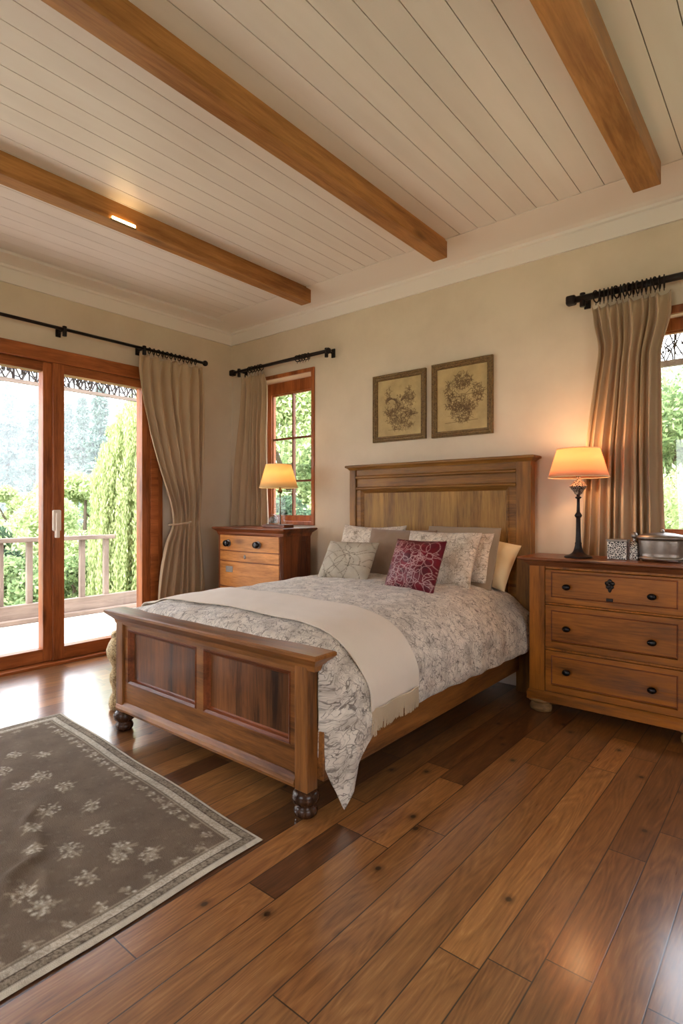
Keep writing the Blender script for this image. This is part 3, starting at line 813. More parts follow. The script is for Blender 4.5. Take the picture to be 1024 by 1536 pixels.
# ------------------------------------------------------------------ raster helper for drawn patterns
class Canvas:
    def __init__(s, w, h, bg): s.w, s.h = w, h; s.a = np.ones((h, w, 3), np.float32) * np.array(bg[:3], np.float32)
    def dot(s, x, y, r, col, al=1.0):
        x0, x1 = int(max(0, x - r - 1)), int(min(s.w - 1, x + r + 1)); y0, y1 = int(max(0, y - r - 1)), int(min(s.h - 1, y + r + 1))
        if x1 < x0 or y1 < y0: return
        yy, xx = np.mgrid[y0:y1 + 1, x0:x1 + 1]
        m = np.clip(r + .5 - np.hypot(xx - x, yy - y), 0, 1)[..., None] * al
        s.a[y0:y1 + 1, x0:x1 + 1] = s.a[y0:y1 + 1, x0:x1 + 1] * (1 - m) + np.array(col[:3], np.float32) * m
    def line(s, pts, r, col, al=1.0):
        for (xa, ya), (xb, yb) in zip(pts, pts[1:]):
            n = max(1, int(math.hypot(xb - xa, yb - ya) / max(.5, r * .7)))
            for i in range(n): f = i / n; s.dot(xa + (xb - xa) * f, ya + (yb - ya) * f, r, col, al)
    def sample(s, U, Vv):
        x = np.clip(U * (s.w - 1), 0, s.w - 1.001); y = np.clip(Vv * (s.h - 1), 0, s.h - 1.001)
        xi, yi = x.astype(int), y.astype(int); fx, fy = (x - xi)[..., None], (y - yi)[..., None]
        a = s.a
        return (a[yi, xi] * (1 - fx) + a[yi, xi + 1] * fx) * (1 - fy) + (a[yi + 1, xi] * (1 - fx) + a[yi + 1, xi + 1] * fx) * fy

# ------------------------------------------------------------------ pillows
def pillow(name, w, h, th, mat, loc, lean, yaw, label, canvas=None, n=70, flange=None, roll=0, crumple=.01, seed=0, cat='pillow', sag=0):
    """standing pillow: local x = width, z = height (base at loc), +/-y = thickness; lean tips the top back towards +y"""
    u = np.linspace(-1, 1, n); U, Vv = np.meshgrid(u, u)
    prof = (1 - np.abs(U) ** 3.2) ** .55 * (1 - np.abs(Vv) ** 3.2) ** .55
    pin = .055
    X = U * w / 2 * (1 - pin * (1 - U ** 2 * 0) * (1 - Vv ** 2)); Z = Vv * h / 2 * (1 - pin * (1 - U ** 2))
    # corners stay pointed
    verts, cols, uvs = [], [], []
    def nzf(x, z, s):
        return noise.noise(Vector((x * 7 + seed, z * 7, s))) + .5 * noise.noise(Vector((x * 17 + seed, z * 17, s)))
    for sgn in (-1, 1):
        for i in range(n):
            for j in range(n):
                p = prof[i, j]; cr = nzf(X[i, j], Z[i, j], sgn) * crumple * p ** .5
                verts.append((X[i, j], sgn * (th / 2 * p + .003) + sgn * cr, Z[i, j] - sag * (1 - U[i, j] ** 2) * max(0, Vv[i, j])))
                uvs.append((X[i, j] + sgn, Z[i, j]))
    F = grid_faces(n, n); F1 = F; F2 = F[:, ::-1] + n * n
    rim = [i for i in range(n)] + [i * n + n - 1 for i in range(1, n)] + [(n - 1) * n + j for j in range(n - 2, -1, -1)] + [i * n for i in range(n - 2, 0, -1)]
    side = [(a, rim[(k + 1) % len(rim)], rim[(k + 1) % len(rim)] + n * n, a + n * n)[::-1] for k, a in enumerate(rim)]
    F = np.vstack([F1, F2, np.array(side)])
    colors = None
    if canvas is not None:
        c = canvas.sample((U + 1) / 2, (Vv + 1) / 2).reshape(-1, 3); colors = np.vstack([c, c])
    o = mesh_np(name, verts, F, mat, colors=colors, uv=uvs, smooth=True)
    M = Matrix.Translation(loc) @ Matrix.Rotation(yaw, 4, 'Z') @ Matrix.Rotation(-lean, 4, 'X') @ Matrix.Rotation(roll, 4, 'Y') @ Matrix.Translation((0, 0, h / 2))
    o.matrix_world = M
    tag(o, label, cat)
    if flange:
        fw, fm = flange
        b = BM(); frame_sweep(b, -w / 2 - fw, w / 2 + fw, -h / 2 - fw, h / 2 + fw, [(0, .003), (0, -.003), (fw + .03, -.006), (fw + .03, .006)])
        bmesh.ops.subdivide_edges(b, edges=b.edges[:], cuts=5, use_grid_fill=True)
        for v in b.verts: v.co.y += .010 * noise.noise(v.co * 8 + Vector((seed, 0, 0)))
        me = bpy.data.meshes.new('flange'); b.to_mesh(me); b.free()
        f = finish('flange', me, fm, None, smooth=True); f.parent = o
    return o
R = random.Random(21)
# grey cushion: loose dark stems
cg = Canvas(300, 300, sc(178, 166, 148))
for k in range(900):
    x, y = R.uniform(0, 300), R.uniform(0, 300); cg.dot(x, y, R.uniform(1, 3), sc(196, 186, 168), .25)
for k in range(26):
    x, y = R.uniform(0, 300), R.uniform(0, 300); a = R.uniform(0, 6.28); cv = R.uniform(-.05, .05); pts = []
    for i in range(60):
        pts.append((x, y)); x += 4 * math.cos(a); y += 4 * math.sin(a); a += cv; cv += R.uniform(-.008, .008)
    cg.line(pts, 1.1, sc(92, 80, 66), .85)
# red cushion: silver loops on crimson with darker patches
cr = Canvas(300, 300, sc(98, 12, 26))
for k in range(60):
    x, y = R.uniform(0, 300), R.uniform(0, 300); cr.dot(x, y, R.uniform(12, 38), R.choice([sc(64, 10, 22), sc(126, 16, 36), sc(56, 20, 30), sc(112, 12, 28)]), .5)
for k in range(38):
    x, y = 30 + (k % 6) * 48 + R.uniform(-14, 14), 30 + (k // 6) * 42 + R.uniform(-14, 14); rx, ry = R.uniform(14, 30), R.uniform(18, 40); a0 = R.uniform(0, 6.28); tl = R.uniform(-.6, .6); pts = []
    for i in range(40):
        a = a0 + i * .165; px, py = rx * math.cos(a), ry * math.sin(a)
        pts.append((x + px * math.cos(tl) - py * math.sin(tl), y + px * math.sin(tl) + py * math.cos(tl)))
    e = pts[-1]; pts += [(e[0] + R.uniform(-10, 10) * q, e[1] - 8 * q) for q in range(1, 6)]
    cr.line(pts, 1.1, sc(186, 148, 146), .85)
pz = .735
pillow('pillow', .42, .34, .14, M_creamp, (-1.735, 3.56, pz - .0), .45, .12, 'plain cream pillow at the back right, tucked behind the patterned ones', seed=1, roll=.22)
pillow('pillow', .60, .42, .15, M_sham, (-2.64, 3.48, pz - .01), .38, .02, 'cream patterned pillow at the back left against the headboard', seed=2, sag=.015)
pillow('pillow', .56, .40, .15, M_brownp, (-2.29, 3.36, pz - .01), .42, .05, 'plain brown pillow between the grey cushion and the red cushion', seed=3)
pillow('pillow', .48, .35, .11, M_sham, (-1.84, 3.45, pz + .015), .36, -.03, 'cream patterned pillow with taupe border at the back, right of centre', seed=4, flange=(.04, M_taupe))
pillow('pillow', .56, .40, .15, M_sham, (-1.91, 3.27, pz - .01), .45, -.02, 'cream patterned pillow leaning directly behind the red cushion', seed=5)
pillow('cushion', .43, .315, .13, M_grey, (-2.51, 3.05, pz), .55, .06, 'small grey cushion with dark looping stems, leftmost on the bed', cg, seed=6, cat='cushion')
pillow('cushion', .39, .345, .13, M_red, (-1.895, 2.95, pz - .005), .42, -.12, 'crimson cushion with silver loop embroidery', cr, n=110, seed=7, crumple=.006, cat='cushion')

# ------------------------------------------------------------------ right dresser
def knob(bm, x, y, z, r=.021, s=-1):
    rings = []
    for rr, d in ((.006, 0), (.012, .002), (.013, .006), (.007, .010), (.008, .016), (.8 * r, .020), (r, .027), (.92 * r, .036), (.5 * r, .042), (.1 * r, .043)):
        rings.append([(x + rr * 1.15 * math.cos(2 * PI * i / 16), y + s * d, z + rr * .85 * math.sin(2 * PI * i / 16)) for i in range(16)])
    return rings_mesh(bm, rings)
t = thing('dresser', 'three-drawer golden-brown wooden dresser with black knobs, right of the bed', 'dresser', (-.84, 3.56, 0))
D = W_dres; x0, x1 = -1.31, -.375; yf = 3.43; yb = 3.69
b = BM()
box(b, x0, x0 + .095, yf, yb, .10, .905); box(b, x1 - .095, x1, yf, yb, .10, .905)
box(b, x0 + .095, x1 - .095, yf + .006, yb, .88, .905)
box(b, x0 + .095, x1 - .095, yf + .006, yf + .03, .664, .676); box(b, x0 + .095, x1 - .095, yf + .006, yf + .03, .388, .402)
box(b, x0 + .095, x1 - .095, yf + .006, yb, .10, .135)
box(b, x0 + .095, x1 - .095, yb - .02, yb, .135, .88)
obj('carcass', b, D['z'], t, bevel=.003)
b = BM(); cap_mould(b, x0, x1, yf, yb - .0, [(.0, .895), (.012, .908), (.02, .914), (.03, .925), (.05, .932), (.056, .937), (.056, .946), (.05, .95)])
obj('top', b, W_drestop, t)
b = BM(); cap_mould(b, x0, x1, yf, yb, [(.006, .07), (.012, .075), (.012, .118), (.004, .13), (.0, .135)]); obj('plinth', b, D['x'], t)
for (za, zb), (pa, pb), kz in (((.676, .88), (.715, .86), .775), ((.402, .664), (.452, .628), .527), ((.135, .388), (.188, .354), .270)):
    xa, xb = x0 + .098, x1 - .098
    b = BM()
    frame_sweep(b, xa, xb, za + .002, zb - .002, [(0, yf + .02), (0, yf + .002), (.002, yf), (.038, yf), (.042, yf + .012), (.042, yf + .02)])
    ia, ib = xa + .046, xb - .046; c0, c1 = pa, pb
    box(b, xa + .0, xb - .0, yf + .012, yf + .03, za + .002, zb - .002)
    d = obj('drawer', b, D['x'], t, bevel=.001)
    b = BM(); frame_sweep(b, xa + .036, xb - .036, pa - .004, pb + .004, [(0, yf + .004), (0, yf - .0025), (.004, yf - .0045), (.007, yf - .0025), (.007, yf + .004)]); obj('bead', b, W_chestd['x'], d)
    b = BM(); box(b, xa + .036, xb - .036, yf - .0005, yf + .013, pa - .002, pb + .002); obj('panel', b, D['x'], d)
    for kx in (-1.078, -.628):
        b = BM(); knob(b, kx, yf - .0005, kz + (.006 if kx < -.8 else -.006)); obj('knob', b, M_knob, d, smooth=True)
    if za > .6:
        b = BM()
        for k in range(5):
            a = 2 * PI * k / 5 + .3; ball(b, (-.845 + .016 * math.cos(a), yf - .004, .815 + .018 * math.sin(a)), .012, 10, sy=.4)
        ball(b, (-.845, yf - .008, .815), .009, 10); ball(b, (-.845, yf - .004, .785), .010, 10, sy=.4, sz=1.6)
        e = obj('escutcheon', b, M_iron, d, smooth=True)
        b = BM(); box(b, -.865, -.828, yf - .006, yf, .716, .735); obj('lock_plate', b, M_iron, d, bevel=.004)
for fx in (x0 + .06, x1 - .06):
    for fy in (yf + .035, yb - .05):
        b = BM(); lathe(b, fx, fy, [(.045, 0), (.058, .006), (.062, .025), (.058, .042), (.04, .05), (.05, .056), (.068, .062), (.07, .074), (.06, .08)], 16, sx=1.1, sy=.8); obj('foot', b, W_pale, t, smooth=True)

# ------------------------------------------------------------------ left chest
t = thing('chest_of_drawers', 'old pine chest of drawers under the narrow window, half hidden by the bed', 'chest of drawers', (-3.83, 3.5, 0))
x0, x1, yf, yb = -4.265, -3.40, 3.36, 3.70; zt = 1.075
b = BM(); box(b, x0, x0 + .03, yf, yb, .07, zt - .06); box(b, x1 - .03, x1, yf, yb, .07, zt - .06); box(b, x0 + .03, x1 - .03, yf + .02, yb, .07, zt - .06)
obj('carcass', b, W_chestd['z'], t, bevel=.003)
b = BM(); box(b, x1 - .002, x1 + .003, yf + .0, yf + .05, .1, zt - .06); box(b, x1 - .002, x1 + .003, yb - .05, yb, .1, zt - .06); box(b, x1 - .002, x1 + .003, yf + .05, yb - .05, zt - .11, zt - .06); obj('side_frame', b, W_chestd['z'], t, bevel=.001)
b = BM(); cap_mould(b, x0, x1, yf, yb, [(.002, zt - .075), (.008, zt - .06), (.012, zt - .045), (.03, zt - .028), (.042, zt - .018), (.045, zt - .014), (.045, zt - .004), (.04, zt)])
obj('top', b, W_chestd['x'], t)
b = BM(); tube(b, [(x1 - .03, yf - .002, .1), (x1 - .03, yf - .002, zt - .07)], .008, 8); tube(b, [(x1 - .008, yf - .002, .1), (x1 - .008, yf - .002, zt - .07)], .006, 8); obj('corner_bead', b, W_chestd['z'], t, smooth=True)
def bow(x): return -.028 * (1 - ((x - (x0 + x1 - .05) / 2) / .42) ** 2)
def bowbox(za, zb, thick=.02, y=yf, dy=0, xs0=x0 + .03, xs1=x1 - .05):
    b = BM(); n = 14; rings = []
    for i in range(n + 1):
        x = xs0 + (xs1 - xs0) * i / n; yy = y + bow(x) + dy
        rings.append([(x, yy, za), (x, yy + thick, za), (x, yy + thick, zb), (x, yy, zb)])
    return rings_mesh(b, rings)
for za, zb in ((.86, 1.0), (.765, .853), (.53, .758), (.3, .523), (.09, .293)):
    d = obj('drawer', bowbox(za, zb), W_chest['x'], t, bevel=.003)
    b2 = bowbox(za - .007, za + .001, .02, dy=-.004); obj('lip', b2, W_chestd['x'], d)
    if za == .86:
        for kx in (-4.10, -3.69):
            b = BM(); yk = yf + bow(kx); knob(b, kx, yk, .925, .036); h = obj('knob', b, M_knob, d, smooth=True)
            b = BM(); ball(b, (kx, yk - .002, .925), .034, 14, sy=.25, sx=1.2); obj('backplate', b, M_pewter, h, smooth=True)
    elif za == .765:
        b = BM(); ball(b, (-3.86, yf + bow(-3.86), .81), .016, 12, sy=.3, sz=1.2); obj('escutcheon', b, M_pewter, d, smooth=True)
    elif za == .53:
        b = BM(); yy = yf + bow(-4.09); box(b, -4.13, -4.03, yy - .006, yy + .002, .66, .715); obj('label_holder', b, M_pewter, d, bevel=.003)
for fx in (x0 + .05, x1 - .05):
    for fy in (yf + .04, yb - .05):
        b = BM(); lathe(b, fx, fy, [(.035, 0), (.045, .02), (.035, .05), (.04, .072)], 14); obj('foot', b, W_chestd['z'], t, smooth=True)

# ------------------------------------------------------------------ lamps
def lamp_shade(t, cx, cy, z0, z1, r0, r1, mat):
    n = 48; b = BM()
    rings_mesh(b, [[(cx + r * math.cos(2 * PI * i / n), cy + r * math.sin(2 * PI * i / n), z) for i in range(n)] for r, z in ((r0, z0), ((r0 * .75 + r1 * .25), z0 + (z1 - z0) * .25), ((r0 + r1) / 2, (z0 + z1) / 2), (r1, z1))], cap=False)
    s = obj('lamp_shade', b, mat, t, smooth=True)
    md = s.modifiers.new('t', 'SOLIDIFY'); md.thickness = .002
    for r, z in ((r0, z0), (r1, z1)):
        b = BM(); tube(b, [(cx + r * math.cos(2 * PI * i / n), cy + r * math.sin(2 * PI * i / n), z) for i in range(n)], .0028, 6, closed=True)
        obj('shade_trim', b, M_creamp, s, smooth=True)
    b = BM()
    for k in range(3):
        a = 2 * PI * k / 3 + .4; tube(b, [(cx, cy, z1 - .02), (cx + r1 * math.cos(a), cy + r1 * math.sin(a), z1 - .003)], .002, 5)
    obj('shade_spider', b, M_brass, s)
lx, ly = -1.047, 3.53
t = thing('table_lamp', 'lit lamp with peach shade and dark ornate metal stem on the dresser', 'lamp', (lx, ly, .95))
b = BM(); lathe(b, lx, ly, [(.078, .951), (.08, .956), (.072, .962), (.05, .968), (.036, .978), (.028, .99), (.022, 1.01), (.018, 1.03), (.02, 1.035), (.016, 1.045), (.0135, 1.10), (.0125, 1.19), (.018, 1.196), (.022, 1.205), (.016, 1.216), (.01, 1.225), (.0085, 1.28), (.009, 1.305), (.018, 1.31), (.018, 1.316), (.009, 1.321), (.012, 1.333)], 28)
obj('stem', b, M_iron, t, smooth=True)
b = BM(); rings_mesh(b, [[(lx + r * math.cos(2 * PI * i / 8 + .2), ly + r * math.sin(2 * PI * i / 8 + .2), z) for i in range(8)] for r, z in ((.012, 1.33), (.02, 1.335), (.024, 1.345), (.05, 1.378), (.051, 1.382), (.028, 1.41), (.015, 1.42), (.011, 1.445))])
obj('diamond_finial', b, M_fili, t)['label'] = 'diamond-shaped filigree knop'
b = BM(); lathe(b, lx, ly, [(.012, 1.44), (.013, 1.45), (.009, 1.455), (.009, 1.48), (.012, 1.49)], 12); obj('socket', b, M_brass, t, smooth=True)
b = BM(); ball(b, (lx, ly, 1.52), .025, 14, sz=1.25); obj('bulb', b, M_bulb, t, smooth=True)
lamp_shade(t, lx, ly, 1.436, 1.606, .172, .122, M_shadeR)
L = bpy.data.lights.new('lamp_light', 'POINT'); L.energy = 5; L.color = (1, .58, .30); L.shadow_soft_size = .03
lo = bpy.data.objects.new('lamp_light', L); C.objects.link(lo); lo.parent = t; lo.location = (0, 0, 1.585 - .95)

lx, ly = -3.60, 3.50; zc = 1.075
t = thing('table_lamp', 'lamp with cream shade and clear glass column on the pine chest', 'lamp', (lx, ly, zc))
b = BM(); box(b, lx - .15, lx + .13, ly - .06, ly + .06, zc + .001, zc + .03); bs = obj('base', b, W_chestd['x'], t, bevel=.004)
b = BM(); cap_mould(b, lx - .02, lx + .06, ly - .035, ly + .035, [(0, zc + .03), (0, zc + .27), (-.015, zc + .29), (-.02, zc + .31)]); obj('glass_column', b, M_cglass, t, bevel=.004)
b = BM(); tube(b, [(lx + .02, ly, zc + .03), (lx + .02, ly, zc + .40)], .005, 8); lathe(b, lx + .02, ly, [(.02, zc + .31), (.022, zc + .33), (.012, zc + .34), (.012, zc + .39)], 12); obj('stem', b, M_brass, t, smooth=True)
b = BM(); ball(b, (lx + .02, ly, zc + .43), .025, 14, sz=1.25); obj('bulb', b, emit('soft_bulb', (1, .66, .3, 1), 8), t, smooth=True)
lamp_shade(t, lx + .0, ly, 1.43, 1.636, .172, .113, M_shadeL)
L = bpy.data.lights.new('lamp_light', 'POINT'); L.energy = 1.3; L.color = (1, .68, .36); L.shadow_soft_size = .03
lo = bpy.data.objects.new('lamp_light', L); C.objects.link(lo); lo.parent = t; lo.location = (.0, 0, 1.55 - zc)
# glass dome with a dark object inside
t = thing('glass_dome', 'small domed glass paperweight on the wooden base of the glass lamp', 'ornament', (lx - .07, ly, zc + .031))
b = BM(); lathe(b, lx - .065, ly - .01, [(.058, zc + .031), (.06, zc + .045), (.058, zc + .07), (.048, zc + .095), (.03, zc + .112), (.008, zc + .12)], 24, sy=.75); obj('dome', b, M_cglass, t, smooth=True)
b = BM()
for k in range(9):
    a = PI * (k + .5) / 9; tube(b, [(lx - .065, ly - .01, zc + .04), (lx - .065 + .045 * math.cos(a), ly - .01 + .01 * math.sin(k), zc + .04 + .06 * math.sin(a))], [.003, .009], 6)
obj('filling', b, M_pewter, t, smooth=True)

# ------------------------------------------------------------------ things on the dresser
zt = .951
t = thing('filigree_box', 'small square silver filigree box on the dresser', 'box', (-.835, 3.56, zt))
b = BM(); box(b, -.885, -.78, 3.53, 3.60, zt, zt + .105); obj('body', b, M_fili, t, bevel=.003)
b = BM(); box(b, -.889, -.776, 3.526, 3.604, zt + .105, zt + .117); obj('lid', b, M_pewter, t, bevel=.003)
t = thing('glass_bottle', 'tiny cut-glass bottle with round stopper, between the silver boxes', 'bottle', (-.745, 3.56, zt))
b = BM(); lathe(b, -.745, 3.555, [(.026, zt), (.028, zt + .01), (.028, zt + .08), (.02, zt + .105), (.008, zt + .112), (.008, zt + .125)], 8); obj('body', b, M_fili, t)
b = BM(); ball(b, (-.745, 3.555, zt + .142), .018, 10); obj('stopper', b, M_pewter, t)
t = thing('pewter_casket', 'oval pewter casket with domed lid at the right of the dresser', 'box', (-.60, 3.56, zt))
b = BM(); lathe(b, -.605, 3.56, [(.12, zt + .012), (.125, zt + .016), (.118, zt + .022), (.112, zt + .028), (.118, zt + .05), (.121, zt + .11), (.12, zt + .125)], 36, sx=1, sy=.62); obj('body', b, M_pewter, t, smooth=True)
b = BM(); lathe(b, -.605, 3.56, [(.13, zt + .125), (.132, zt + .132), (.125, zt + .142), (.10, zt + .15), (.06, zt + .158), (.02, zt + .162)], 36, sx=1, sy=.62); ball(b, (-.605, 3.56, zt + .168), .012, 10); obj('lid', b, M_pewter, t, smooth=True)
for k in range(4):
    b = BM(); ball(b, (-.605 + (.09 if k % 2 else -.09), 3.56 + (.04 if k > 1 else -.04), zt + .008), .0075, 8); obj('foot', b, M_pewter, t)

# ------------------------------------------------------------------ pictures
def print_canvas(seed, kind):
    R = random.Random(seed); w, h = 240, 270; c = Canvas(w, h, sc(186, 160, 112))
    ink = sc(96, 72, 44)
    for k in range(500): c.dot(R.uniform(0, w), R.uniform(0, h), R.uniform(1, 4), R.choice([sc(196, 172, 124), sc(172, 146, 98)]), .25)
    def curl(x, y, a, n, cv, r=.8, al=.75, st=2.5):
        pts = []
        for i in range(n): pts.append((x, y)); x += st * math.cos(a); y += st * math.sin(a); a += cv; cv *= 1.02
        c.line(pts, r, ink, al); return x, y
    def leafy(cx, cy, rx, ry, n):
        for k in range(int(n * 2.2)):
            q = R.uniform(0, 6.28); m = math.sqrt(R.random()); x, y = cx + rx * m * math.cos(q), cy + ry * m * math.sin(q)
            curl(x, y, R.uniform(0, 6.28), R.randint(4, 10), R.uniform(-.4, .4), R.choice([.6, .9, 1.2]), .6)
    if kind == 0:      # a winged garden figure above a swag of leaves, drawn freely
        for k in range(12): curl(112, 140 + 3 * k, 1.9 + .09 * k, 30, .03, 1.0, .7)
        for k in range(8): curl(130, 158, .7 + .1 * k, 24, -.05, 1.0, .65)
        leafy(120, 95, 70, 42, 120); leafy(120, 60, 42, 34, 60); leafy(70, 110, 30, 22, 40); leafy(178, 100, 34, 12, 40)
        for k in range(24): c.dot(120 + R.uniform(-11, 11), 182 + R.uniform(-4, 10), 2.2, ink, .6)
        curl(100, 150, 1.2, 16, .1); curl(140, 150, 1.9, 16, -.1); leafy(175, 175, 26, 46, 60); leafy(60, 190, 14, 40, 20); leafy(120, 140, 24, 26, 30)
        c.line([(60, 30), (180, 26)], .8, ink, .5); leafy(175, 45, 26, 10, 24)
    else:              # an urn of flowers on a garlanded table
        leafy(120, 205, 46, 32, 110)
        for k in range(30): c.dot(122 + R.uniform(-18, 18), 190 + R.uniform(-7, 7), 2.4, ink, .45)
        c.line([(84, 170), (104, 152), (140, 152), (166, 172)], 1, ink, .7); c.line([(70, 142), (172, 150)], 1, ink, .8)
        leafy(105, 112, 62, 30, 130); leafy(118, 70, 52, 34, 90); leafy(195, 150, 26, 40, 70); leafy(60, 170, 20, 42, 50); leafy(160, 95, 30, 14, 30)
        c.line([(40, 34), (196, 40)], .9, ink, .6)
        for k in range(5): curl(118 + 8 * (k - 2), 236, 1.57 + .2 * (k - 2), 7, 0)
    return c
def picture(x0, x1, z0, z1, kind, label):
    t = thing('framed_picture', label, 'picture', ((x0 + x1) / 2, YW - .02, z0), 'framed sepia pictures above the headboard')
    b = BM(); frame_sweep(b, x0, x1, z0, z1, [(0, YW - .001), (0, YW - .026), (.006, YW - .03), (.014, YW - .024), (.024, YW - .028), (.034, YW - .02), (.042, YW - .022), (.046, YW - .012), (.046, YW - .001)])
    f = obj('frame', b, M_frame, t)
    cv = print_canvas(31 + kind, kind)
    nu, nv = 200, 230; U, Vv = np.meshgrid(np.linspace(0, 1, nu), np.linspace(0, 1, nv))
    xs = x0 + .044 + U * (x1 - x0 - .088); zs = z0 + .044 + Vv * (z1 - z0 - .088)
    mesh_np('print', np.stack([xs, np.full_like(xs, YW - .012), zs], -1).reshape(-1, 3), grid_faces(nu, nv), M_print, t, colors=cv.sample(U, Vv).reshape(-1, 3))
picture(-2.795, -2.285, 1.797, 2.352, 0, 'left sepia engraving in ornate bronze frame, slightly smaller, with a garden figure')
picture(-2.23, -1.727, 1.792, 2.36, 1, 'right sepia engraving in ornate bronze frame, showing a flower-filled urn')

# ------------------------------------------------------------------ rug
def make_rug():
    A, B, Cn, Dn = np.array([-3.475, 1.553]), np.array([-1.565, 1.440]), np.array([-1.55, -1.45]), np.array([-3.56, -1.34])
    W, H = 1.91, 2.89
    px = 250  # per metre
    base, cream, mid, dk = sc(114, 98, 82), sc(210, 200, 182), sc(156, 143, 124), sc(74, 60, 48)
    w, h = int(W * px), int(H * px); c = Canvas(w, h, base)
    a = c.a; yy, xx = np.mgrid[0:h, 0:w]
    R = random.Random(9); nr = np.random.default_rng(1)
    dx = np.minimum(xx, w - 1 - xx) / px; dy = np.minimum(yy, h - 1 - yy) / px; d = np.minimum(dx, dy)
    grain = nr.random((h, w))
    def band(lo, hi, col, al=1.0, sp=0):
        m = ((d >= lo) & (d < hi)).astype(np.float32) * al
        if sp: m = m * (grain > sp)
        a[:] = a * (1 - m[..., None]) + np.array(col[:3], np.float32) * m[..., None]
    band(0, .020, cream); band(.020, .024, dk); band(.024, .05, mid); band(.024, .05, dk, .8, .62)
    band(.05, .054, dk); band(.054, .088, cream, .9); band(.054, .088, mid, .8, .6); band(.088, .091, dk); band(.091, .098, mid)
    band(.165, .168, mid, .8)
    # flower row
    def motif(mx, my, s, n=26, col=None):
        s *= 1.15
        for k in range(int(n * 1.3)):
            q = R.uniform(0, 6.28); m = math.sqrt(R.random()) * s * px
            c.dot(mx * px + m * math.cos(q), my * px + m * math.sin(q) * .8, R.uniform(.4, 1.5), col or R.choice([cream, cream, mid, base]), .9)
        for k in range(4):
            q = R.uniform(0, 6.28); m = s * px * 1.3
            c.line([(mx * px, my * px), (mx * px + m * math.cos(q), my * px + m * math.sin(q))], .8, mid, .8)
    e = .128; s = .055
    x = e
    while x < W - e: motif(x, e, R.uniform(.016, .026), 16); motif(x, H - e, .02, 14); x += R.uniform(.06, .085)
    y = e + .06
    while y < H - e: motif(W - e, y, R.uniform(.016, .024), 14); motif(e, y, .02, 12); y += R.uniform(.09, .115)
    # field motifs seen in the photo: (distance from left edge, distance from far edge)
    seen = [(-2.392, 1.026), (-2.291, 1.158), (-2.061, .975), (-1.929, 1.109), (-1.894, 1.076), (-1.871, .951), (-2.533, 1.149), (-2.692, 1.018), (-2.72, 1.117), (-1.947, .785), (-1.843, .806), (-1.821, 1.16), (-2.102, 1.101), (-2.40, .80), (-2.2, .70), (-2.6, .85), (-2.95, 1.2), (-2.9, 1.0), (-3.05, 1.1), (-2.0, .62), (-1.85, .6), (-2.15, .88), (-2.3, .93)]
    for X, Y in seen: motif(X + 3.49, 1.50 - Y, R.uniform(.028, .045), 60)
    for i in range(9):
        for j in range(10):
            mx, my = .28 + i * .17 + R.uniform(-.03, .03), 1.05 + j * .17 + R.uniform(-.03, .03)
            if my < H - .25: motif(mx, my, R.uniform(.025, .04), 45)
    for k in range(5000): c.dot(R.uniform(0, w), R.uniform(0, h), R.uniform(.6, 2), R.choice([dk, mid]), .18)
    nu, nv = 440, 560
    u = np.linspace(0, 1, nu); v = np.concatenate([np.linspace(0, .5, 420), np.linspace(.5, 1, 141)[1:]])
    U, Vv = np.meshgrid(u, v)
    P = (A[None, None] * ((1 - U) * (1 - Vv))[..., None] + B * (U * (1 - Vv))[..., None] + Cn * (U * Vv)[..., None] + Dn * ((1 - U) * Vv)[..., None])
    X, Y = P[..., 0], P[..., 1]
    X = X + .004 * np.sin(Y * 9); Y = Y + .004 * np.sin(X * 8)
    edge = np.minimum(np.minimum(U, 1 - U) * W, np.minimum(Vv, 1 - Vv) * H)
    Z = .012 * np.clip(edge / .01, .15, 1) ** .5
    env = np.clip(edge / .25, 0, 1)
    def ridge(p, q, hgt, wd):
        p, q = np.array(p), np.array(q); dd = q - p; L = np.linalg.norm(dd); dd /= L
        tt = np.clip((X - p[0]) * dd[0] + (Y - p[1]) * dd[1], 0, L)
        wob = .02 * np.sin(tt * 25)
        r = np.abs((X - p[0] - dd[0] * tt) + wob * dd[1]) ** 2 + np.abs((Y - p[1] - dd[1] * tt) - wob * dd[0]) ** 2
        return hgt * np.exp(-r / wd ** 2) * np.sin(np.pi * np.clip(tt / L, .03, .97)) ** .5
    Z = Z + env * (ridge((-2.5, .98), (-2.1, .84), .014, .03) + ridge((-2.15, .88), (-1.95, .68), .016, .03) + ridge((-2.05, .80), (-1.80, .82), .012, .03) + ridge((-2.2, .66), (-1.9, .6), .014, .04) + ridge((-2.9, 1.05), (-2.5, .9), .008, .05)
        + .003 * np.sin(X * 13 + Y * 5) * np.sin(Y * 11) + .003)
    cols = c.sample(U, Vv).reshape(-1, 3)
    o = mesh_np('rug', np.stack([X, Y, Z], -1).reshape(-1, 3), grid_faces(nu, nv)[:, ::-1], M_rug, colors=cols, smooth=True)
    tag(o, 'brown-grey rug with cream floral motifs and striped border on the floor', 'rug')
make_rug()

# ------------------------------------------------------------------ carved ornament beside the footboard
b = BM()
prof = [(.0, .03), (.01, .055), (.04, .062), (.08, .05), (.11, .03), (.14, .036), (.18, .052), (.22, .05), (.26, .03), (.285, .04), (.33, .072), (.37, .078), (.41, .06), (.445, .035), (.47, .04), (.485, .03), (.492, .01)]
lathe(b, -3.285, 1.80, [(r, z) for z, r in prof], 22, sx=.95, sy=.7)
o = obj('carved_ornament', b, M_gilt, smooth=True)
tag(o, 'carved gilded scroll-shaped ornament standing by the left end of the footboard', 'ornament')

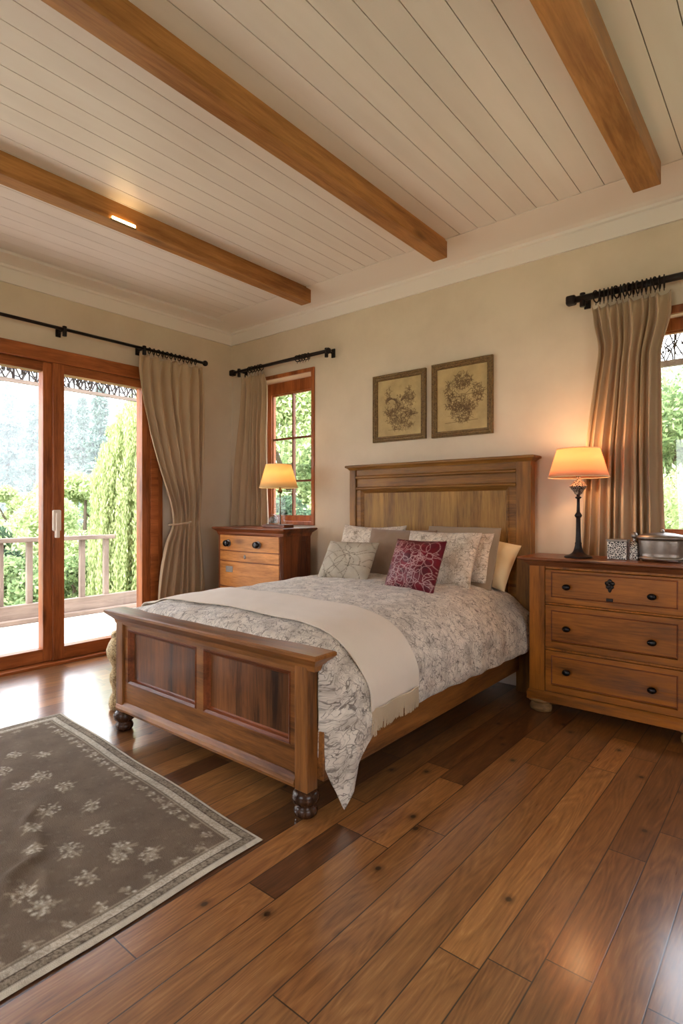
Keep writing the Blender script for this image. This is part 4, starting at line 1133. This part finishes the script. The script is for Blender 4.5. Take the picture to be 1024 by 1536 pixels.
# ------------------------------------------------------------------ outside: deck, railing, valance
b = BM(); box(b, -6.95, XL - TH - .001, -4, 4.3, -.17, -.05); struct(obj('deck_floor', b, M_deck))
t = thing('deck_railing', 'weathered grey wooden railing along the edge of the deck', 'railing', (-6.86, 1.5, -.05))
G = W_grey
b = BM(); box(b, -6.91, -6.81, -4, 3.72, .86, .91); obj('top_rail', b, G['y'], t, bevel=.005)
b = BM(); box(b, -6.88, -6.80, -4, 4.3, .0, .155); obj('bottom_rail', b, G['y'], t, bevel=.005)
b = BM(); box(b, -6.84, -6.72, -4, 4.3, -.049, .0); obj('kerb', b, G['y'], t, bevel=.005)
for y in [1.45 + .305 * i for i in range(-16, 8)] :
    b = BM(); box(b, -6.885, -6.835, y, y + .06, .155, .86); obj('baluster', b, G['z'], t)
def fretwork(label, axis, other, a0, a1, z0, z1, seed, name='fretwork_valance', th=1.0, dens=1.0):
    R = random.Random(seed)
    P = (lambda a, z, o=0: (a, other + o, z)) if axis == 'x' else (lambda a, z, o=0: (other + o, a, z))
    t = thing(name, label, 'valance', P((a0 + a1) / 2, z0))
    for nm, za, zb in (('lower_rail', z0 - .035, z0 + .005), ('upper_rail', z1, z1 + .06)):
        b = BM(); p, q = P(a0, za, -.02), P(a1, zb, .02); box(b, p[0], q[0], p[1], q[1], p[2], q[2]); obj(nm, b, G['y'], t)
    b = BM(); h = z1 - z0; a = a0
    while a < a1 - .05:
        w = R.uniform(.13, .2) * dens; tube(b, [P(a, z0), P(a, z1)], .010 * th, 5)
        m = a + w / 2
        for s in (-1, 1):
            pts = []
            ang = PI / 2 * (1 if s > 0 else -1) * R.uniform(.2, .9); x, z = m, (z0 + z1) / 2; cvv = s * R.uniform(.15, .35)
            for i in range(12):
                pts.append(P(x, min(z1, max(z0, z)))); x += h * .11 * math.cos(ang); z += h * .11 * math.sin(ang); ang += cvv
            tube(b, pts, .011 * th, 5)
            pts = []
            for i in range(14):
                q = 2 * PI * i / 14; pts.append(P(m + s * w * .28 + h * .17 * math.cos(q), (z0 + z1) / 2 + R.uniform(-.02, .02) + s * h * .12 + h * .2 * math.sin(q)))
            tube(b, pts, .009 * th, 5, closed=True)
            tube(b, [P(m, z0), P(m + s * w * .45, z0 + h * .55), P(m + s * w * .2, z1)], .010 * th, 5)
            ball(b, P(m + s * w * .15, z0 + h * R.uniform(.3, .7)), .018 * th, 8, sx=.9, sz=1.4)
        a += w
    obj('scrollwork', b, M_iron, t)
    return t
fretwork('scrolled fretwork valance hanging at the deck edge, seen through the glazed doors', 'y', -6.86, -3.9, 4.22, 2.70, 2.97, 3)
fretwork('scrolled fretwork valance outside the right-hand window', 'x', 4.35, -1.6, 1.6, 2.245, 2.44, 8, th=.45, dens=.7)
# added eave posts and beam; veranda roof left off to keep deck bright
t = thing('pergola_frame', 'added grey timber posts and eave beam carrying the valance, veranda roof left off for daylight', 'pergola', (-6.86, 4.22, -.05))
for y in (-3.95, 4.22):
    b = BM(); box(b, -6.92, -6.80, y, y + .08, -.05, 3.05); obj('post', b, G['z'], t)
b = BM(); box(b, -6.92, -6.80, -4, 4.3, 3.032, 3.12); obj('beam', b, G['y'], t)

# ------------------------------------------------------------------ outside: land and trees
def terrain():
    n = 90; xs = np.linspace(-170, 60, n); ys = np.linspace(-60, 170, n); X, Y = np.meshgrid(xs, ys)
    D = np.hypot(X + 5, Y - 2)
    Z = -4.0 - .03 * np.clip(D - 10, 0, 40) + .0 * X
    Z = np.where(D > 50, Z + (D - 50) * .10, Z)
    house = (X > -9) & (Y < 6) ; Z = np.where(house, -3.2, Z)
    o = mesh_np('ground', np.stack([X, Y, Z], -1).reshape(-1, 3), grid_faces(n, n), M_grass, smooth=True); struct(o)
    # hills: ridge heights by bearing
    V = []; na, nr = 90, 16
    for i in range(na):
        a = math.radians(60 + 150 * i / (na - 1))
        for j in range(nr):
            r = 62 + j * 9; f = j / (nr - 1)
            hgt = -4 + (18 + 5 * math.sin(a * 5) + 4 * math.sin(a * 11 + 1)) * math.sin(f * PI / 2) * (1.0 if a > 2.45 else .62)
            V.append((r * math.cos(a), r * math.sin(a), hgt))
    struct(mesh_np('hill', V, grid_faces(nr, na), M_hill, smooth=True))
terrain()
def leaves(cent, size, name, mat, parent, droop=0, aspect=1.0, vert=False):
    n = len(cent); R = np.random.default_rng(len(cent))
    d1 = R.normal(size=(n, 3)); d1 /= np.linalg.norm(d1, axis=1)[:, None]
    if vert: d1 = d1 * .25 + np.array([0, 0, -1.0]); d1 /= np.linalg.norm(d1, axis=1)[:, None]
    d2 = np.cross(d1, R.normal(size=(n, 3))); d2 /= np.linalg.norm(d2, axis=1)[:, None]
    s = size * R.uniform(.6, 1.3, n)[:, None]
    a, c = d1 * s * aspect, d2 * s
    V = np.stack([cent - a, cent - c * .55, cent + a, cent + c * .55], 1).reshape(-1, 3)
    F = np.arange(4 * n).reshape(-1, 4)
    return mesh_np(name, V, F, mat, parent, local=True)
def tree_bush(label, h, w, mat, n, loc, leaf=0.060, seed=0, cat='tree', name='broadleaf_tree', lumps=16):
    R = np.random.default_rng(seed)
    t = thing(name, label, cat, loc)
    cs = []
    for k in range(lumps):
        f = R.random(); r = w * (.5 * math.sin(PI * min(1, .18 + f * .75)) ** .8); a = R.uniform(0, 2 * PI); q = R.random() ** .5
        c = np.array([r * q * math.cos(a), r * q * math.sin(a), h * (.12 + .80 * f)])
        m = int(n * 2.2) // lumps; p = R.normal(size=(m, 3)); p /= np.linalg.norm(p, axis=1)[:, None]
        rad = w * R.uniform(.16, .27) * (1 - .35 * f)
        p = p * (rad * (R.random(m) ** .35)[:, None]) * np.array([1, 1, .8]); cs.append(c + p)
    leaves(np.concatenate(cs), leaf, 'foliage', mat, t, aspect=1.3)
    b = BM(); tube(b, [(0, 0, 0), (.02 * h, 0, h * .4), (0, .02 * h, h * .85)], [h * .022, h * .016, h * .006], 7)
    for k in range(5):
        a = k * 1.3; tube(b, [(0, 0, h * (.25 + .1 * k)), (w * .28 * math.cos(a), w * .28 * math.sin(a), h * (.42 + .1 * k))], [h * .01, h * .004], 5)
    obj('trunk', b, M_bark, t, local=True); return t
def conifer(label, h, w, n, loc, seed=0, mat=None):
    n = n * 2; R = np.random.default_rng(seed); t = thing('conifer_tree', label, 'tree', loc)
    f = R.random(n) ** .75
    tier = np.floor(f * 22) / 22; f2 = tier + R.random(n) * .02
    n = n; a = R.uniform(0, 2 * PI, n); a = np.round(a / (2 * PI) * 9 + tier * 5.3) * (2 * PI / 9) + R.normal(0, .16, n)
    rmax = w / 2 * (1 - f2) ** .85 * (.8 + .4 * np.sin(tier * 37)) + .03 * w; q = R.random(n) ** .6
    z = h * (.06 + .94 * f2) - q * rmax * .35
    leaves(np.stack([rmax * q * np.cos(a), rmax * q * np.sin(a), z], -1), h * .010, 'foliage', mat or L_conifer, t, aspect=2.0)
    b = BM(); tube(b, [(0, 0, 0), (0, 0, h * .98)], [h * .018, h * .002], 7); obj('trunk', b, M_bark, t, local=True); return t
def willow(label, h, w, n, loc, seed=0):
    R = np.random.default_rng(seed); t = thing('willow_tree', label, 'tree', loc)
    ns = 260; a = R.uniform(0, 2 * PI, ns); q = R.random(ns) ** .5; m = n // ns; cs = []
    for k in range(ns):
        r = w / 2 * q[k]; top = h * (1 - .30 * q[k] ** 2) ; L = top * R.uniform(.45, .95)
        s = np.linspace(0, 1, m) + R.normal(0, .01, m)
        cs.append(np.stack([(r + .1 * w * s * q[k]) * np.cos(a[k]) + R.normal(0, .03, m), (r + .1 * w * s * q[k]) * np.sin(a[k]) + R.normal(0, .03, m), top - L * s], -1))
    leaves(np.concatenate(cs), .022, 'foliage', L_willow, t, aspect=1.6, vert=True)
    b = BM(); tube(b, [(0, 0, 0), (.1, 0, h * .5), (0, 0, h * .9)], [h * .03, h * .02, h * .006], 7); obj('trunk', b, M_bark, t, local=True); return t
fwx, fwy = -691 / math.hypot(691, 841), 841 / math.hypot(691, 841)
def at(px, dep):   # a bearing seen from the room, at a depth in metres
    k = (px - 512) / 841; return ((fwx + fwy * k) * dep, (fwy - fwx * k) * dep)
def zat(py, dep): return 1.25 + (762 - py) / 841 * dep
def put(fn, px, top, dep, base, w, label, *a, **kw):
    x, y = at(px, dep); h = zat(top, dep) - base; return fn(label, h, w, *a, loc=(x, y, base), **kw)
# through the glazed doors
put(conifer, 150, 576, 44, -6, 5.0, 'tall dark conifer in the right-hand glazed door view, the nearer of the pair', 9000, seed=1)
put(conifer, 124, 592, 52, -6, 5.0, 'tall grey-green conifer just left of the darkest conifer, seen through the doors', 8000, seed=2)
put(conifer, 103, 600, 60, -6, 5.0, 'slimmer conifer partly hidden by the meeting stile of the doors', 6000, seed=3)
far = [(-28, 574, 56), (-14, 566, 68), (0, 560, 80), (12, 572, 62), (26, 578, 74), (40, 590, 86), (50, 600, 57), (64, 636, 69)]
for i, (px, tp, dp) in enumerate(far):
    o = put(conifer, px, tp, dp, -2, 5.6, 'blue-green conifer of the row on the far hillside, behind the pale trees', 3500, seed=10 + i)
    o['group'] = 'conifers on the far hillside'
put(tree_bush, 20, 706, 20, -4, 2.6, 'round yellow-green tree rising above the others, left glass door', L_pale, 12000, leaf=0.054, seed=4)
put(tree_bush, 56, 742, 15, -4, 5.0, 'broad pale green tree directly behind the railing, left glass door', L_pale, 22000, leaf=0.048, seed=5, lumps=30)
put(tree_bush, -5, 762, 13, -3.5, 2.6, 'dark bushy shrub at the left edge of the door view', L_dark, 14000, leaf=0.042, seed=6, cat='shrub', name='garden_shrub')
put(tree_bush, 122, 700, 17, -4, 4.6, 'pale green tree with a pointed top between the doors and the willow', L_pale, 22000, leaf=0.051, seed=7, lumps=26)
put(tree_bush, 162, 716, 19, -4, 4.4, 'mid-green tree left of the willow, below the conifers', L_mid, 18000, leaf=0.054, seed=8, lumps=24)
put(willow, 216, 585, 10.5, -3, 1.9, 'yellow-green weeping tree at the right of the glazed doors', 150000, seed=9)
put(tree_bush, 190, 606, 13, -3.5, 1.9, 'feathery green tree standing just behind the weeping tree', L_mid, 16000, leaf=0.048, seed=10)
for i, (px, tp, dp, w, m) in enumerate([(-30, 820, 10.5, 2.6, L_mid), (15, 830, 10, 2.4, L_mid), (60, 822, 10.5, 2.6, L_mid), (105, 818, 10, 2.5, L_mid), (145, 812, 10.5, 2.5, L_mid), (185, 808, 10.5, 2.6, L_mid)]):
    lab = ['leafy green bush outside the frame on the left, below the railing', 'leafy green bush below the railing, leftmost through the left door', 'leafy green bush below the railing, beside the meeting stile of the doors', 'leafy green bush below the railing, just right of the meeting stile', 'leafy green bush below the railing, under the end of the top rail', 'leafy green bush below the weeping tree, at the railing end', 'leafy green bush hidden behind the tied curtain'][i]
    put(tree_bush, px, tp, dp, -3.4, w, lab, m, 11000, leaf=0.045, seed=30 + i, cat='shrub', name='garden_shrub', lumps=20)
put(tree_bush, -85, 735, 15, -4, 5.5, 'broad pale green tree outside the frame, left of the door view', L_pale, 16000, leaf=.054, seed=51, lumps=26)
put(tree_bush, -180, 700, 15, -4, 6.0, 'mid-green tree outside the frame, far left beyond the deck', L_mid, 16000, leaf=.054, seed=52, lumps=26)
put(tree_bush, -110, 822, 9.6, -3.4, 2.8, 'low leafy bush outside the frame, left of the bushes below the railing', L_mid, 9000, leaf=.045, seed=53, cat='shrub', name='garden_shrub', lumps=20)
# through the narrow window
put(tree_bush, 432, 560, 14, -3.6, 6.0, 'bright green tree filling the narrow window beside the corner', L_pale, 26000, leaf=0.054, seed=41, lumps=44)
put(tree_bush, 458, 640, 17, -3.6, 6.0, 'mid-green tree behind the bright one, narrow window', L_mid, 22000, leaf=0.060, seed=42, lumps=36)
put(tree_bush, 420, 730, 10, -3.4, 3.0, 'dark shrub low in the narrow window, behind the lamp', L_dark, 14000, leaf=0.042, seed=43, cat='shrub', name='garden_shrub')
put(tree_bush, 462, 738, 9.5, -3.4, 2.6, 'dark shrub at the lower right of the narrow window', L_dark, 14000, leaf=0.042, seed=44, cat='shrub', name='garden_shrub')
# through the right window
put(tree_bush, 1010, 560, 12, -3.4, 6.0, 'green leafy tree filling the right-hand window', L_mid, 26000, leaf=0.054, seed=45, lumps=44)
put(tree_bush, 1040, 690, 8.5, -3.2, 4.0, 'pale green shrub low in the right-hand window', L_pale, 20000, leaf=0.042, seed=46, cat='shrub', name='garden_shrub', lumps=30)

# ------------------------------------------------------------------ light
w = bpy.data.worlds.new('World'); bpy.context.scene.world = w; w.use_nodes = True
nt = w.node_tree; nt.nodes.clear()
o = nt.nodes.new('ShaderNodeOutputWorld'); bg = nt.nodes.new('ShaderNodeBackground')
tc = nt.nodes.new('ShaderNodeTexCoord'); sx = nt.nodes.new('ShaderNodeSeparateXYZ'); rp = nt.nodes.new('ShaderNodeValToRGB')
nt.links.new(tc.outputs['Generated'], sx.inputs[0]); nt.links.new(sx.outputs[2], rp.inputs[0])
rp.color_ramp.elements[0].position = .0; rp.color_ramp.elements[0].color = (.98, .98, 1, 1)
rp.color_ramp.elements[1].position = .6; rp.color_ramp.elements[1].color = (.82, .89, 1.0, 1)
nt.links.new(rp.outputs[0], bg.inputs[0]); bg.inputs[1].default_value = 4.6
nt.links.new(bg.outputs[0], o.inputs[0])
S = bpy.data.lights.new('sun', 'SUN'); S.energy = 6.5; S.angle = math.radians(3); S.color = (1, .96, .91)
so = bpy.data.objects.new('sun', S); C.objects.link(so)
so.rotation_euler = Vector((-.25, .75, -1.0)).to_track_quat('-Z', 'Y').to_euler()   # from behind the house, over the roof, onto the garden

# mist lying in the valley between the garden and the far hills
t = NT('valley_mist'); vs = t.n('ShaderNodeVolumeScatter'); vs.inputs['Color'].default_value = (.93, .97, 1, 1); vs.inputs['Density'].default_value = .0055
t.l(vs.outputs[0], t.out.inputs['Volume'])
b = BM(); box(b, -200, -21, -80, 160, -12, 24)
mo = obj('valley_mist', b, t.m); mo['kind'] = 'stuff'; mo['label'] = 'thin pale mist over the valley and far hillside'; mo['category'] = 'mist'
# ------------------------------------------------------------------ camera
cam = bpy.data.cameras.new('camera'); co = bpy.data.objects.new('camera', cam); C.objects.link(co)
co.location = (0, 0, 1.25); co.rotation_euler = (PI / 2, 0, math.atan2(691, 841))
cam.sensor_fit = 'VERTICAL'; cam.sensor_height = 36; cam.lens = 36 * 841 / 1536; cam.shift_y = -6 / 1536
cam.clip_start = .05; cam.clip_end = 500
s = bpy.context.scene; s.camera = co
s.view_settings.view_transform = 'Standard'; s.view_settings.look = 'None'; s.view_settings.gamma = 1; s.view_settings.use_curve_mapping = False
s.view_settings.exposure = .72
s.cycles.max_bounces = 10; s.cycles.diffuse_bounces = 6; s.cycles.glossy_bounces = 4; s.cycles.transmission_bounces = 6; s.cycles.transparent_max_bounces = 12
s.cycles.sample_clamp_indirect = 8
